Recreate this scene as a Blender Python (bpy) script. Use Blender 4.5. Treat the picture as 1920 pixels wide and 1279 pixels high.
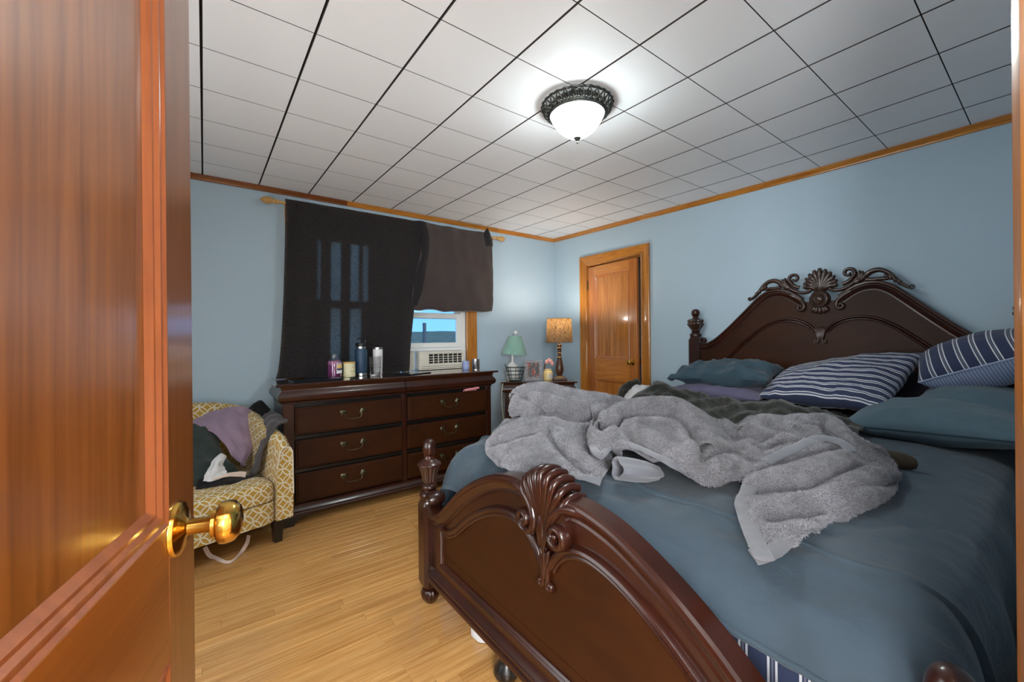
import bpy, math, random
import numpy as np
from mathutils import Matrix, Vector, noise as mnoise

# ------------------------------------------------------------------ scene reset
for o in list(bpy.data.objects):
    bpy.data.objects.remove(o, do_unlink=True)
scene = bpy.context.scene
C = scene.collection
PI = math.pi
RND = random.Random(7)

# ------------------------------------------------------------------ camera
CAM_H = 1.266
YAW, ROLL = 0.6411, -0.0098
cam_d = bpy.data.cameras.new('camera')
cam = bpy.data.objects.new('camera', cam_d)
C.objects.link(cam)
_F = Vector((math.sin(YAW), math.cos(YAW), 0))
_r0 = Vector((math.cos(YAW), -math.sin(YAW), 0))
_u0 = Vector((0, 0, 1))
_r = _r0 * math.cos(ROLL) + _u0 * math.sin(ROLL)
_u = -_r0 * math.sin(ROLL) + _u0 * math.cos(ROLL)
cam.matrix_world = Matrix(((_r.x, _u.x, -_F.x, 0), (_r.y, _u.y, -_F.y, 0),
                           (_r.z, _u.z, -_F.z, CAM_H), (0, 0, 0, 1)))
cam_d.sensor_width = 36.0
cam_d.lens = 773.7 / 1920 * 36.0
cam_d.shift_y = -6.0 / 1920
cam_d.clip_start = 0.02
cam_d.clip_end = 3000
scene.camera = cam

# ------------------------------------------------------------------ colour management
vs = scene.view_settings
vs.view_transform = 'Standard'
vs.look = 'None'
vs.exposure = 2.2
vs.gamma = 1.0
vs.use_curve_mapping = False

# ------------------------------------------------------------------ sky
SKY_STRENGTH = 0.40
SUN_STRENGTH = 0.5
CEILING_LAMP = 24.0
LEFT_FILL = 1.15
HALL_END_W = 26.0
TABLE_LAMP_W = 3.6
HALL_FILL_LAMP = 6.0
HALL_FILL_W = 26.0
world = bpy.data.worlds.new('sky')
scene.world = world
world.use_nodes = True
wn = world.node_tree
wn.nodes.clear()
w_out = wn.nodes.new('ShaderNodeOutputWorld')
w_bg = wn.nodes.new('ShaderNodeBackground')
w_tc = wn.nodes.new('ShaderNodeTexCoord')
w_sep = wn.nodes.new('ShaderNodeSeparateXYZ')
w_ramp = wn.nodes.new('ShaderNodeValToRGB')
w_map = wn.nodes.new('ShaderNodeMapping')
w_noise = wn.nodes.new('ShaderNodeTexNoise')
w_cr = wn.nodes.new('ShaderNodeValToRGB')
w_mix = wn.nodes.new('ShaderNodeMixRGB')
w_map.inputs['Scale'].default_value = (3.0, 3.0, 9.0)
w_map.inputs['Location'].default_value = (0.35, 0.2, 0.0)
w_noise.inputs['Scale'].default_value = 1.6
w_noise.inputs['Detail'].default_value = 6
w_ramp.color_ramp.elements[0].position = 0.0
w_ramp.color_ramp.elements[0].color = (0.16, 0.44, 0.86, 1)
w_ramp.color_ramp.elements[1].position = 0.45
w_ramp.color_ramp.elements[1].color = (0.05, 0.24, 0.72, 1)
w_cr.color_ramp.elements[0].position = 0.60
w_cr.color_ramp.elements[0].color = (0, 0, 0, 1)
w_cr.color_ramp.elements[1].position = 0.80
w_cr.color_ramp.elements[1].color = (1, 1, 1, 1)
w_mix.inputs['Color2'].default_value = (0.85, 0.9, 1.0, 1)
L = wn.links.new
L(w_tc.outputs['Generated'], w_sep.inputs[0])
L(w_sep.outputs['Z'], w_ramp.inputs[0])
L(w_tc.outputs['Generated'], w_map.inputs[0])
L(w_map.outputs[0], w_noise.inputs['Vector'])
L(w_noise.outputs['Fac'], w_cr.inputs[0])
L(w_cr.outputs[0], w_mix.inputs['Fac'])
L(w_ramp.outputs[0], w_mix.inputs['Color1'])
L(w_mix.outputs[0], w_bg.inputs['Color'])
w_bg.inputs['Strength'].default_value = SKY_STRENGTH
L(w_bg.outputs[0], w_out.inputs[0])

# sun over the roof from behind the house: lights the hills, not the room
sun_d = bpy.data.lights.new('sun', 'SUN')
sun_d.energy = SUN_STRENGTH
sun_d.angle = 0.01
sun = bpy.data.objects.new('sun', sun_d)
C.objects.link(sun)
sun.rotation_euler = (math.radians(48), math.radians(18), 0)

# added fill light in the unseen hallway behind the doorway
hd = bpy.data.lights.new('hallway_fill', 'AREA')
hd.shape = 'RECTANGLE'
hd.size, hd.size_y = 0.7, 0.9
hd.energy = HALL_FILL_W
hd.color = (0.93, 0.97, 1.0)
hdo = bpy.data.objects.new('hallway_fill', hd)
C.objects.link(hdo)
hdo.location = (-0.62, -1.4, 1.55)
hdo.rotation_euler = (PI / 2, 0, -0.35)

he = bpy.data.lights.new('hallway_end_fill', 'AREA')  # second added fill light, shining in from the left end of the hallway
he.shape = 'RECTANGLE'
he.size, he.size_y = 0.55, 1.2
he.energy = HALL_END_W
he.color = (0.95, 0.98, 1.0)
heo = bpy.data.objects.new('hallway_end_fill', he)
C.objects.link(heo)
heo.location = (-0.985, -0.44, 1.50)
heo.rotation_euler = (PI / 2, 0, -PI / 2 + 0.22)

# ------------------------------------------------------------------ mesh helpers
def S(r, g, b):
    def f(c):
        c /= 255.0
        return c / 12.92 if c <= 0.04045 else ((c + 0.055) / 1.055) ** 2.4
    return (f(r), f(g), f(b), 1.0)

def cat(parts):
    V, F, n = [], [], 0
    for v, f in parts:
        v = np.asarray(v, float).reshape(-1, 3)
        V.append(v)
        F.extend([tuple(int(i) + n for i in q) for q in f])
        n += len(v)
    return np.concatenate(V), F

def tf(vf, loc=(0, 0, 0), rotz=0.0, scale=1.0, mat=None):
    v, f = vf
    v = np.asarray(v, float) * scale
    if mat is not None:
        m = np.array(mat)
        v = v @ m[:3, :3].T + m[:3, 3]
    c, s = math.cos(rotz), math.sin(rotz)
    R = np.array([[c, -s, 0], [s, c, 0], [0, 0, 1]])
    return v @ R.T + np.array(loc), f

def mesh(name, vf, smooth=35, uv=None):
    v, f = vf
    me = bpy.data.meshes.new(name)
    me.from_pydata([tuple(p) for p in v], [], [tuple(q) for q in f])
    if smooth:
        me.polygons.foreach_set('use_smooth', [True] * len(me.polygons))
        try:
            me.set_sharp_from_angle(angle=math.radians(smooth))
        except Exception:
            pass
    if uv is not None:
        lay = me.uv_layers.new(name='UVMap')
        uvs = np.zeros((len(me.loops), 2))
        idx = np.zeros(len(me.loops), int)
        me.loops.foreach_get('vertex_index', idx)
        uvs[:] = np.asarray(uv)[idx]
        lay.data.foreach_set('uv', uvs.ravel())
    me.update()
    return me

def obj(name, vf, m, parent=None, smooth=35, uv=None):
    me = vf if isinstance(vf, bpy.types.Mesh) else mesh(name, vf, smooth, uv)
    if m is not None and len(me.materials) == 0:
        me.materials.append(m)
    o = bpy.data.objects.new(name, me)
    C.objects.link(o)
    if parent is not None:
        o.parent = parent
    return o

def thing(name, label, cat_, loc=(0, 0, 0), rotz=0.0, group=None):
    o = bpy.data.objects.new(name, None)
    o.empty_display_size = 0.05
    C.objects.link(o)
    o.location = loc
    o.rotation_euler = (0, 0, rotz)
    return tag(o, label, cat_, group)

def tag(o, label, cat_, group=None):
    o['label'] = label
    o['category'] = cat_
    if group:
        o['group'] = group
    return o

def struct(o):
    o['kind'] = 'structure'
    return o

def box(x0, x1, y0, y1, z0, z1, ch=0.0):
    if ch <= 0:
        v = [(x0, y0, z0), (x1, y0, z0), (x1, y1, z0), (x0, y1, z0),
             (x0, y0, z1), (x1, y0, z1), (x1, y1, z1), (x0, y1, z1)]
        return np.array(v, float), [(0, 3, 2, 1), (4, 5, 6, 7), (0, 1, 5, 4), (1, 2, 6, 5), (2, 3, 7, 6), (3, 0, 4, 7)]
    V, idx = [], {}
    lo, hi = (x0, y0, z0), (x1, y1, z1)
    for sx in (0, 1):
        for sy in (0, 1):
            for sz in (0, 1):
                s = (sx, sy, sz)
                for a in range(3):
                    p = []
                    for k in range(3):
                        base = hi[k] if s[k] else lo[k]
                        if k != a:
                            base += -ch if s[k] else ch
                        p.append(base)
                    idx[(s, a)] = len(V)
                    V.append(p)
    F = []
    for a in range(3):
        b, c = (a + 1) % 3, (a + 2) % 3
        for sa in (0, 1):
            q = []
            for sb, sc in ((0, 0), (1, 0), (1, 1), (0, 1)):
                s = [0, 0, 0]
                s[a], s[b], s[c] = sa, sb, sc
                q.append(idx[(tuple(s), a)])
            F.append(tuple(q) if sa else tuple(reversed(q)))
    for a in range(3):
        b, c = (a + 1) % 3, (a + 2) % 3
        for sb in (0, 1):
            for sc in (0, 1):
                s0, s1 = [0, 0, 0], [0, 0, 0]
                s0[b] = s1[b] = sb
                s0[c] = s1[c] = sc
                s1[a] = 1
                s0, s1 = tuple(s0), tuple(s1)
                q = [idx[(s0, b)], idx[(s1, b)], idx[(s1, c)], idx[(s0, c)]]
                F.append(tuple(q) if (sb == sc) is False else tuple(reversed(q)))
    for sx in (0, 1):
        for sy in (0, 1):
            for sz in (0, 1):
                s = (sx, sy, sz)
                q = [idx[(s, 0)], idx[(s, 1)], idx[(s, 2)]]
                F.append(tuple(q) if (sx + sy + sz) % 2 == 1 else tuple(reversed(q)))
    return np.array(V, float), F

def grid_faces(n, m, wrap_m=False, wrap_n=False, flip=False):
    F = []
    for i in range(n if wrap_n else n - 1):
        for j in range(m if wrap_m else m - 1):
            a, b = i * m + j, i * m + (j + 1) % m
            c, d = ((i + 1) % n) * m + (j + 1) % m, ((i + 1) % n) * m + j
            F.append((a, d, c, b) if flip else (a, b, c, d))
    return F

def lathe(prof, n=24, mod=None, cap=True):
    V = []
    for r, z in prof:
        for k in range(n):
            th = 2 * PI * k / n
            rr = r if mod is None else mod(th, r, z)
            V.append((rr * math.cos(th), rr * math.sin(th), z))
    F = grid_faces(len(prof), n, wrap_m=True)
    if cap:
        F.append(tuple(reversed(range(n))))
        F.append(tuple((len(prof) - 1) * n + k for k in range(n)))
    return np.array(V, float), F

def crom(P, per):
    """Catmull-Rom through P, per samples each span"""
    P = np.asarray(P, float)
    E = np.concatenate([[2 * P[0] - P[1]], P, [2 * P[-1] - P[-2]]])
    out = []
    for i in range(1, len(E) - 2):
        for k in range(per):
            t = k / per
            out.append(0.5 * ((2 * E[i]) + (-E[i - 1] + E[i + 1]) * t + (2 * E[i - 1] - 5 * E[i] + 4 * E[i + 1] - E[i + 2]) * t * t
                              + (-E[i - 1] + 3 * E[i] - 3 * E[i + 1] + E[i + 2]) * t ** 3))
    out.append(P[-1])
    return np.array(out)

def tube(path, r, n=8, cap=True):
    """round tube along a 3D path; r scalar or per point"""
    P = np.asarray(path, float)
    m = len(P)
    rr = np.broadcast_to(np.asarray(r, float), (m,))
    T = np.gradient(P, axis=0)
    T /= np.linalg.norm(T, axis=1)[:, None] + 1e-12
    up = np.array([0, 0, 1.0])
    if abs(T[0] @ up) > 0.9:
        up = np.array([1.0, 0, 0])
    N = np.cross(T[0], up)
    N /= np.linalg.norm(N)
    V = []
    for i in range(m):
        N = N - T[i] * (N @ T[i])
        N /= np.linalg.norm(N) + 1e-12
        B = np.cross(T[i], N)
        for k in range(n):
            a = 2 * PI * k / n
            V.append(P[i] + rr[i] * (math.cos(a) * N + math.sin(a) * B))
    F = grid_faces(m, n, wrap_m=True)
    if cap:
        F.append(tuple(reversed(range(n))))
        F.append(tuple((m - 1) * n + k for k in range(n)))
    return np.array(V), F

def sweep_x(prof_yz, x0, x1):
    """extrude a closed (y,z) profile along x"""
    n = len(prof_yz)
    V = [(x0, y, z) for y, z in prof_yz] + [(x1, y, z) for y, z in prof_yz]
    F = [(i, (i + 1) % n, n + (i + 1) % n, n + i) for i in range(n)]
    F += [tuple(reversed(range(n))), tuple(range(n, 2 * n))]
    return np.array(V, float), F

def sphere(c, r, n=12, sq=(1, 1, 1)):
    prof = [(max(1e-4, math.sin(PI * k / n)), -math.cos(PI * k / n)) for k in range(n + 1)]
    v, f = lathe(prof, 2 * n, cap=False)
    return v * r * np.array(sq) + np.array(c), f

def fbm(p, sc=1.0, octs=3):
    return mnoise.fractal(Vector(p) * sc, 1.0, 2.0, octs)

# ------------------------------------------------------------------ material helpers
def new_mat(name):
    m = bpy.data.materials.new(name)
    m.use_nodes = True
    nt = m.node_tree
    return m, nt, nt.nodes['Principled BSDF']

def nd(nt, t, **kw):
    n = nt.nodes.new('ShaderNode' + t)
    for k, v in kw.items():
        setattr(n, k, v)
    return n

def mapping(nt, scale=(1, 1, 1), coord='Object', rnd=False, rot=(0, 0, 0)):
    tc = nd(nt, 'TexCoord')
    mp = nd(nt, 'Mapping')
    mp.inputs['Scale'].default_value = scale
    mp.inputs['Rotation'].default_value = rot
    if rnd:
        oi = nd(nt, 'ObjectInfo')
        mu = nd(nt, 'Math', operation='MULTIPLY')
        mu.inputs[1].default_value = 37.0
        nt.links.new(oi.outputs['Random'], mu.inputs[0])
        nt.links.new(mu.outputs[0], mp.inputs['Location'])
    nt.links.new(tc.outputs[coord], mp.inputs['Vector'])
    return mp

def noise_tex(nt, vec, scale, detail=4, rough=0.5, dist=0.0):
    n = nd(nt, 'TexNoise')
    n.inputs['Scale'].default_value = scale
    n.inputs['Detail'].default_value = detail
    n.inputs['Roughness'].default_value = rough
    n.inputs['Distortion'].default_value = dist
    nt.links.new(vec.outputs[0], n.inputs['Vector'])
    return n

def ramp(nt, fac, stops, interp='LINEAR'):
    r = nd(nt, 'ValToRGB')
    r.color_ramp.interpolation = interp
    el = r.color_ramp.elements
    while len(el) > 1:
        el.remove(el[-1])
    el[0].position, el[0].color = stops[0]
    for p, c in stops[1:]:
        e = el.new(p)
        e.color = c
    nt.links.new(fac, r.inputs[0])
    return r

def bump(nt, bs, fac, strength=0.3, dist=0.002):
    b = nd(nt, 'Bump')
    b.inputs['Strength'].default_value = strength
    b.inputs['Distance'].default_value = dist
    nt.links.new(fac, b.inputs['Height'])
    nt.links.new(b.outputs[0], bs.inputs['Normal'])
    return b

def plain(name, col, rough=0.6, metal=0.0, coat=0.0, var=0.08, vscale=8.0, bstr=0.0, bscale=200.0, bdist=0.001, spec=0.5, sheen=0.0):
    m, nt, bs = new_mat(name)
    mp = mapping(nt)
    n = noise_tex(nt, mp, vscale, 3)
    c = np.array(col[:3])
    r = ramp(nt, n.outputs['Fac'], [(0.3, (*(c * (1 - var)), 1)), (0.7, (*np.minimum(c * (1 + var), 1), 1))])
    nt.links.new(r.outputs[0], bs.inputs['Base Color'])
    bs.inputs['Roughness'].default_value = rough
    bs.inputs['Metallic'].default_value = metal
    bs.inputs['Coat Weight'].default_value = coat
    bs.inputs['Coat Roughness'].default_value = 0.12
    bs.inputs['Specular IOR Level'].default_value = spec
    bs.inputs['Sheen Weight'].default_value = sheen
    if bstr:
        n2 = noise_tex(nt, mp, bscale, 2)
        bump(nt, bs, n2.outputs['Fac'], bstr, bdist)
    return m

def wood(name, dark, light, stretch=(30, 30, 2.0), rough=0.3, coat=0.4, coat_rough=0.12, rnd=False, contrast=(0.3, 0.72), fine=True, vary=0.0, dist=1.2):
    """long stretched grain; stretch = small number along the grain"""
    m, nt, bs = new_mat(name)
    mp = mapping(nt, stretch, rnd=rnd)
    n1 = noise_tex(nt, mp, 1.0, 6, 0.55, dist)
    r = ramp(nt, n1.outputs['Fac'], [(contrast[0], dark), (contrast[1], light)])
    last = r.outputs[0]
    if fine:
        mp2 = mapping(nt, tuple(4 * k for k in stretch), rnd=rnd)
        n2 = noise_tex(nt, mp2, 1.0, 4, 0.6)
        r2 = ramp(nt, n2.outputs['Fac'], [(0.35, (0.72, 0.72, 0.72, 1)), (0.6, (1, 1, 1, 1))])
        mx = nd(nt, 'MixRGB', blend_type='MULTIPLY')
        mx.inputs['Fac'].default_value = 0.6
        nt.links.new(last, mx.inputs['Color1'])
        nt.links.new(r2.outputs[0], mx.inputs['Color2'])
        last = mx.outputs[0]
    if vary:
        oi = nd(nt, 'ObjectInfo')
        hs = nd(nt, 'HueSaturation')
        mr = nd(nt, 'MapRange')
        mr.inputs['To Min'].default_value = 1 - vary
        mr.inputs['To Max'].default_value = 1 + vary
        nt.links.new(oi.outputs['Random'], mr.inputs['Value'])
        nt.links.new(mr.outputs[0], hs.inputs['Value'])
        nt.links.new(last, hs.inputs['Color'])
        last = hs.outputs[0]
    nt.links.new(last, bs.inputs['Base Color'])
    bs.inputs['Roughness'].default_value = rough
    bs.inputs['Coat Weight'].default_value = coat
    bs.inputs['Coat Roughness'].default_value = coat_rough
    bs.inputs['Specular IOR Level'].default_value = 0.4
    return m

def glass(name, col=(1, 1, 1, 1), rough=0.0, ior=1.45):
    m, nt, bs = new_mat(name)
    bs.inputs['Base Color'].default_value = col
    bs.inputs['Transmission Weight'].default_value = 1.0
    bs.inputs['Roughness'].default_value = rough
    bs.inputs['IOR'].default_value = ior
    return m

def emit(name, col, strength):
    m, nt, bs = new_mat(name)
    bs.inputs['Base Color'].default_value = col
    bs.inputs['Emission Color'].default_value = col
    bs.inputs['Emission Strength'].default_value = strength
    return m

M = {}
M['wall'] = plain('blue_wall_paint', S(174, 196, 210), 0.62, var=0.02, vscale=2.0, bstr=0.06, bscale=140)
M['ceil_tile'] = plain('ceiling_tile_white', S(234, 236, 239), 0.6, var=0.015, vscale=1.2)
M['tile_edge'] = plain('tile_edge_grey', S(74, 72, 70), 0.9)  # edge colour kept dark so lamplit joints still look shaded
M['closet'] = wood('closet_fir_panel', S(156, 92, 34), S(204, 136, 64), (22, 22, 1.2), 0.3, 0.75, 0.13, dist=2.0)
M['closet_frame'] = wood('closet_fir_frame', S(164, 96, 38), S(192, 118, 52), (30, 30, 1.5), 0.3, 0.75, 0.13)
M['closet_rail'] = wood('closet_fir_rail', S(178, 108, 42), S(210, 138, 62), (2, 30, 30), 0.3, 0.75, 0.13)
M['dark_gap'] = plain('ceiling_joint_dark', S(46, 46, 46), 0.8)
M['floor'] = wood('oak_strip_floor', S(186, 129, 68), S(222, 172, 108), (2.2, 60, 60), 0.24, 0.35, 0.12, rnd=True, vary=0.10, dist=0.6)
M['subfloor'] = plain('subfloor_dark', S(70, 42, 20), 0.8)
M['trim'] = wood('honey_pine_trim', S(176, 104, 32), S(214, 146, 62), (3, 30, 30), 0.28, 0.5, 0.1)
M['trim_v'] = wood('honey_pine_trim_vertical', S(164, 98, 30), S(202, 136, 56), (30, 30, 2), 0.28, 0.5, 0.1)
M['trim_y'] = wood('honey_pine_trim_cross', S(168, 100, 30), S(206, 140, 58), (30, 3, 30), 0.28, 0.5, 0.1)
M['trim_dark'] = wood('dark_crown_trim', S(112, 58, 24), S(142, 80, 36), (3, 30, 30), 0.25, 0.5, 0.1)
M['door'] = wood('varnished_fir_door', S(116, 64, 18), S(164, 100, 40), (22, 22, 1.2), 0.32, 0.9, 0.16, dist=2.0)
M['door_frame'] = wood('varnished_fir_frame', S(116, 68, 28), S(142, 86, 40), (30, 30, 1.5), 0.3, 0.75, 0.13)
M['door_rail'] = wood('varnished_fir_rail', S(128, 70, 20), S(160, 92, 34), (2, 30, 30), 0.3, 0.75, 0.13)
M['door_bead'] = wood('varnished_fir_bead', S(140, 76, 40), S(166, 96, 54), (25, 25, 2), 0.28, 0.75, 0.12)
M['brass'] = plain('polished_brass', S(214, 172, 84), 0.16, 1.0, var=0.06)
M['old_brass'] = plain('aged_brass', S(92, 88, 70), 0.42, 1.0, var=0.25, vscale=60)
M['mahog'] = wood('dark_mahogany', S(36, 12, 5), S(60, 24, 11), (3, 3, 3), 0.32, 0.35, 0.16, contrast=(0.25, 0.75))
M['mahog_panel'] = wood('dark_mahogany_panel', S(44, 18, 2), S(60, 27, 3), (4, 1.6, 5), 0.5, 0.06, 0.3, contrast=(0.25, 0.75))
M['mahog_panel'].node_tree.nodes['Principled BSDF'].inputs['Specular IOR Level'].default_value = 0.2
M['mahog_carve'] = plain('carved_mahogany', S(56, 34, 24), 0.34, 0, 0.5, var=0.25, vscale=20)
M['mahog_top'] = wood('dark_mahogany_polished', S(44, 22, 14), S(66, 36, 24), (3, 20, 20), 0.10, 1.0, 0.04)
M['black_wood'] = plain('black_wood', S(18, 14, 12), 0.35, coat=0.3)
# ------------------------------------------------------------------ room shell
XW, YW, XL = 3.37, 3.66, -0.80
WT = 0.12
TILE = 0.3413
TY0 = 1.664
HC = 2.45
def zc(y):
    t = max(0.0, (y - 0.9) / 2.7)
    return 2.398 + 0.042 * t ** 1.25

# floor and strip planks
floor = struct(obj('floor', box(XL - WT, XW + WT, -0.06, YW + WT, -0.06, -0.0125), M['subfloor'], smooth=0))
PW = 0.0572
def plank_mesh():
    c = 0.0009
    v = [(0, 0, -0.012), (1, 0, -0.012), (1, PW - 0.0006, -0.012), (0, PW - 0.0006, -0.012),
         (0, 0, -c), (1, 0, -c), (1, PW - 0.0006, -c), (0, PW - 0.0006, -c),
         (0.0012, c, 0), (0.9988, c, 0), (0.9988, PW - 0.0006 - c, 0), (0.0012, PW - 0.0006 - c, 0)]
    f = [(0, 3, 2, 1), (0, 1, 5, 4), (1, 2, 6, 5), (2, 3, 7, 6), (3, 0, 4, 7), (4, 5, 9, 8), (5, 6, 10, 9), (6, 7, 11, 10), (7, 4, 8, 11), (8, 9, 10, 11)]
    return mesh('plank', (np.array(v, float), f), 0)
pm = plank_mesh()
pm.materials.append(M['floor'])
rr = random.Random(3)
y = -0.05
while y + PW < YW + 0.05:
    x = XL + 0.002
    first = True
    while x < XW - 0.01:
        ln = rr.uniform(0.55, 1.5) * (rr.uniform(0.3, 1) if first else 1)
        first = False
        if XW - (x + ln) < 0.3:
            ln = XW - 0.002 - x
        p = obj('plank', pm, None, floor)
        p.location = (x, y, 0)
        p.scale = (ln - 0.0008, 1, 1)
        x += ln
    y += PW

# ceiling: dark carrier with one object for each tile
cv, cf = [], []
ys = np.linspace(-0.0, YW + WT, 12)
ceil_v = []
for yy in ys:
    z = zc(yy)
    ceil_v += [(XL - WT, yy, z + 0.012), (XW + WT, yy, z + 0.012), (XW + WT, yy, z + 0.10), (XL - WT, yy, z + 0.10)]
ceiling = struct(obj('ceiling', (np.array(ceil_v), grid_faces(12, 4, wrap_m=True) + [(3, 2, 1, 0), (44, 45, 46, 47)]), M['dark_gap'], smooth=0))
def tile_mesh(x0, x1, y0, y1):
    gx, gy, c = 0.0040, 0.0013, 0.0008
    a0, a1, b0, b1 = x0 + gx, x1 - gx, y0 + gy, y1 - gy
    v = []
    for dz, k in ((0.0135, 0), (c, 0), (0, c)):
        for X, Y in ((a0 + k, b0 + k), (a1 - k, b0 + k), (a1 - k, b1 - k), (a0 + k, b1 - k)):
            v.append((X - x0, Y, zc(Y) + dz))
    f = [(8, 11, 10, 9), (0, 1, 2, 3)]
    for lv in (0, 4):
        for i in range(4):
            j = (i + 1) % 4
            f.append((lv + i, lv + 4 + i, lv + 4 + j, lv + j))
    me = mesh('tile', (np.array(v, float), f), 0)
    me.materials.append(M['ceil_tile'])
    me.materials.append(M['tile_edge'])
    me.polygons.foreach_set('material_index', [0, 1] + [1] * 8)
    return me
for j in range(-6, 8):
    y0, y1 = max(0.0, TY0 + j * TILE), min(YW, TY0 + (j + 1) * TILE)
    if y1 - y0 < 0.03:
        continue
    full = tile_mesh(0, TILE, y0, y1)
    for i in range(-3, 11):
        x0, x1 = max(XL, i * TILE), min(XW, (i + 1) * TILE)
        if x1 - x0 < 0.03:
            continue
        me = full if abs(x1 - x0 - TILE) < 1e-6 else tile_mesh(x0, x1, y0, y1)
        t_ = obj('tile', me, None, ceiling)
        t_.location = (x0, 0, 0)

# walls
WX0, WX1, WZ0, WZ1 = 0.63, 2.15, 0.93, 2.24
def wall_with_hole(axis, a0, a1, h0, h1, z0, z1, t0, t1, top):
    parts = []
    for (b0, b1, c0, c1) in ((a0, h0, 0, top), (h1, a1, 0, top), (h0, h1, z1, top)) + (((h0, h1, 0, z0),) if z0 > 0 else ()):
        parts.append(box(b0, b1, t0, t1, c0, c1) if axis == 'x' else box(t0, t1, b0, b1, c0, c1))
    return cat(parts)
wall_back = struct(obj('wall_back', wall_with_hole('x', XL - WT, XW + WT, WX0, WX1, WZ0, WZ1, YW, YW + WT, HC), M['wall'], smooth=0))
CY0, CY1, CZ = 2.425, 3.135, 2.052
wall_right = struct(obj('wall_right', wall_with_hole('y', -0.12, YW, CY0, CY1, 0, CZ, XW, XW + WT, HC), M['wall'], smooth=0))
wall_left = struct(obj('wall_left', box(XL - WT, XL, -0.12, YW, 0, HC), M['wall'], smooth=0))
EX0, EX1 = -0.235, 0.59
wall_front = struct(obj('wall_front', wall_with_hole('x', XL, XW, EX0, EX1, 0, 2.06, -0.12, 0.0, HC), M['wall'], smooth=0))
closet_back = struct(obj('wall_closet', cat([box(XW + 0.6, XW + 0.65, CY0 - 0.1, CY1 + 0.1, 0, 2.3), box(XW + WT, XW + 0.6, CY0 - 0.1, CY0 - 0.05, 0, 2.3), box(XW + WT, XW + 0.6, CY1 + 0.05, CY1 + 0.1, 0, 2.3), box(XW + WT, XW + 0.6, CY0 - 0.1, CY1 + 0.1, 2.25, 2.3), box(XW, XW + 0.6, CY0, CY1, -0.05, -0.001)]), M['wall'], smooth=0))

# crown moulding
def crown_prof():
    return [(0, 0.0), (0, -0.036), (0.006, -0.038), (0.010, -0.034), (0.012, -0.026), (0.020, -0.016), (0.024, -0.009), (0.030, -0.006), (0.030, 0.0)]
cp = crown_prof()
zb = zc(YW) - 0.001
def crown_x(x0, x1, name, m):
    return struct(obj(name, sweep_x([(YW - d, zb + h) for d, h in cp], x0, x1), m, smooth=30))
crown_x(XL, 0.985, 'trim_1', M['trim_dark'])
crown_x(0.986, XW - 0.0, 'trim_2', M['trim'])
def crown_y(xw, sgn, y0, y1, name, m):
    V, n = [], len(cp)
    Y = np.linspace(y0, y1, 8)
    for yy in Y:
        for d, h in cp:
            V.append((xw + sgn * d, yy, zc(yy) - 0.001 + h))
    F = grid_faces(8, n, wrap_m=True) + [tuple(reversed(range(n))), tuple(range(7 * n, 8 * n))]
    return struct(obj(name, (np.array(V), F), m, smooth=30))
crown_y(XW, -1, 1.34, YW - 0.031, 'trim_3', M['trim_y'])
crown_y(XW, -1, 0.0, 1.339, 'trim_4', M['trim_y'])
crown_y(XL, 1, 0.0, YW - 0.031, 'trim_5', M['trim_y'])

# baseboards
struct(obj('baseboard_back', box(XL, XW, YW - 0.015, YW, 0.0, 0.10, 0.003), M['trim']))
struct(obj('baseboard_right', cat([box(XW - 0.015, XW, 0.0, CY0 - 0.10, 0, 0.10, 0.003), box(XW - 0.015, XW, CY1 + 0.10, YW - 0.016, 0, 0.10, 0.003)]), M['trim_y']))
struct(obj('baseboard_left', box(XL, XL + 0.015, 0.0, YW - 0.016, 0, 0.10, 0.003), M['trim_y']))

# ---- door casings
def casing_prof(w=0.095, t=0.02):
    # (across, proud): across 0 = opening edge
    return [(0, 0), (0, t * 0.55), (0.008, t * 0.75), (0.016, t * 0.55), (0.022, t * 0.62), (w * 0.55, t * 0.70), (w * 0.72, t * 0.85), (w * 0.8, t), (w - 0.006, t), (w, t * 0.8), (w, 0)]
def casing_set(mapper, h0, h1, ztop, name, mv, mh, w=0.095, t=0.02):
    """two jamb pieces and a head, mitred; mapper(a, z, proud)->xyz, a along the wall"""
    pr = casing_prof(w, t)
    n = len(pr)
    root = None
    outs = []
    for k, (sa, a0) in enumerate(((-1, h0), (1, h1))):
        V = [mapper(a0 + sa * u, 0.0, p) for u, p in pr] + [mapper(a0 + sa * u, ztop + u, p) for u, p in pr]
        outs.append(((np.array(V), [(i, (i + 1) % n, n + (i + 1) % n, n + i) for i in range(n)] + [tuple(range(n)), tuple(range(2 * n - 1, n - 1, -1))]), mv))
    V = [mapper(h0 - u, ztop + u, p) for u, p in pr] + [mapper(h1 + u, ztop + u, p) for u, p in pr]
    outs.append(((np.array(V), [(i, (i + 1) % n, n + (i + 1) % n, n + i) for i in range(n)] + [tuple(range(n)), tuple(range(2 * n - 1, n - 1, -1))]), mh))
    root = struct(obj(name, outs[0][0], outs[0][1], smooth=30))
    obj('casing', outs[1][0], outs[1][1], root, smooth=30)
    obj('head_casing', outs[2][0], outs[2][1], root, smooth=30)
    return root
casing_set(lambda a, z, p: (XW - p, a, z), CY0 + 0.008, CY1 - 0.008, CZ - 0.004, 'trim_6', M['trim_v'], M['trim_y'], 0.10, 0.022)
casing_set(lambda a, z, p: (a, 0.0 + p, z), EX0 + 0.015, EX1 - 0.018, 2.045, 'trim_7', M['trim_v'], M['trim'], 0.085, 0.030)
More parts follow.
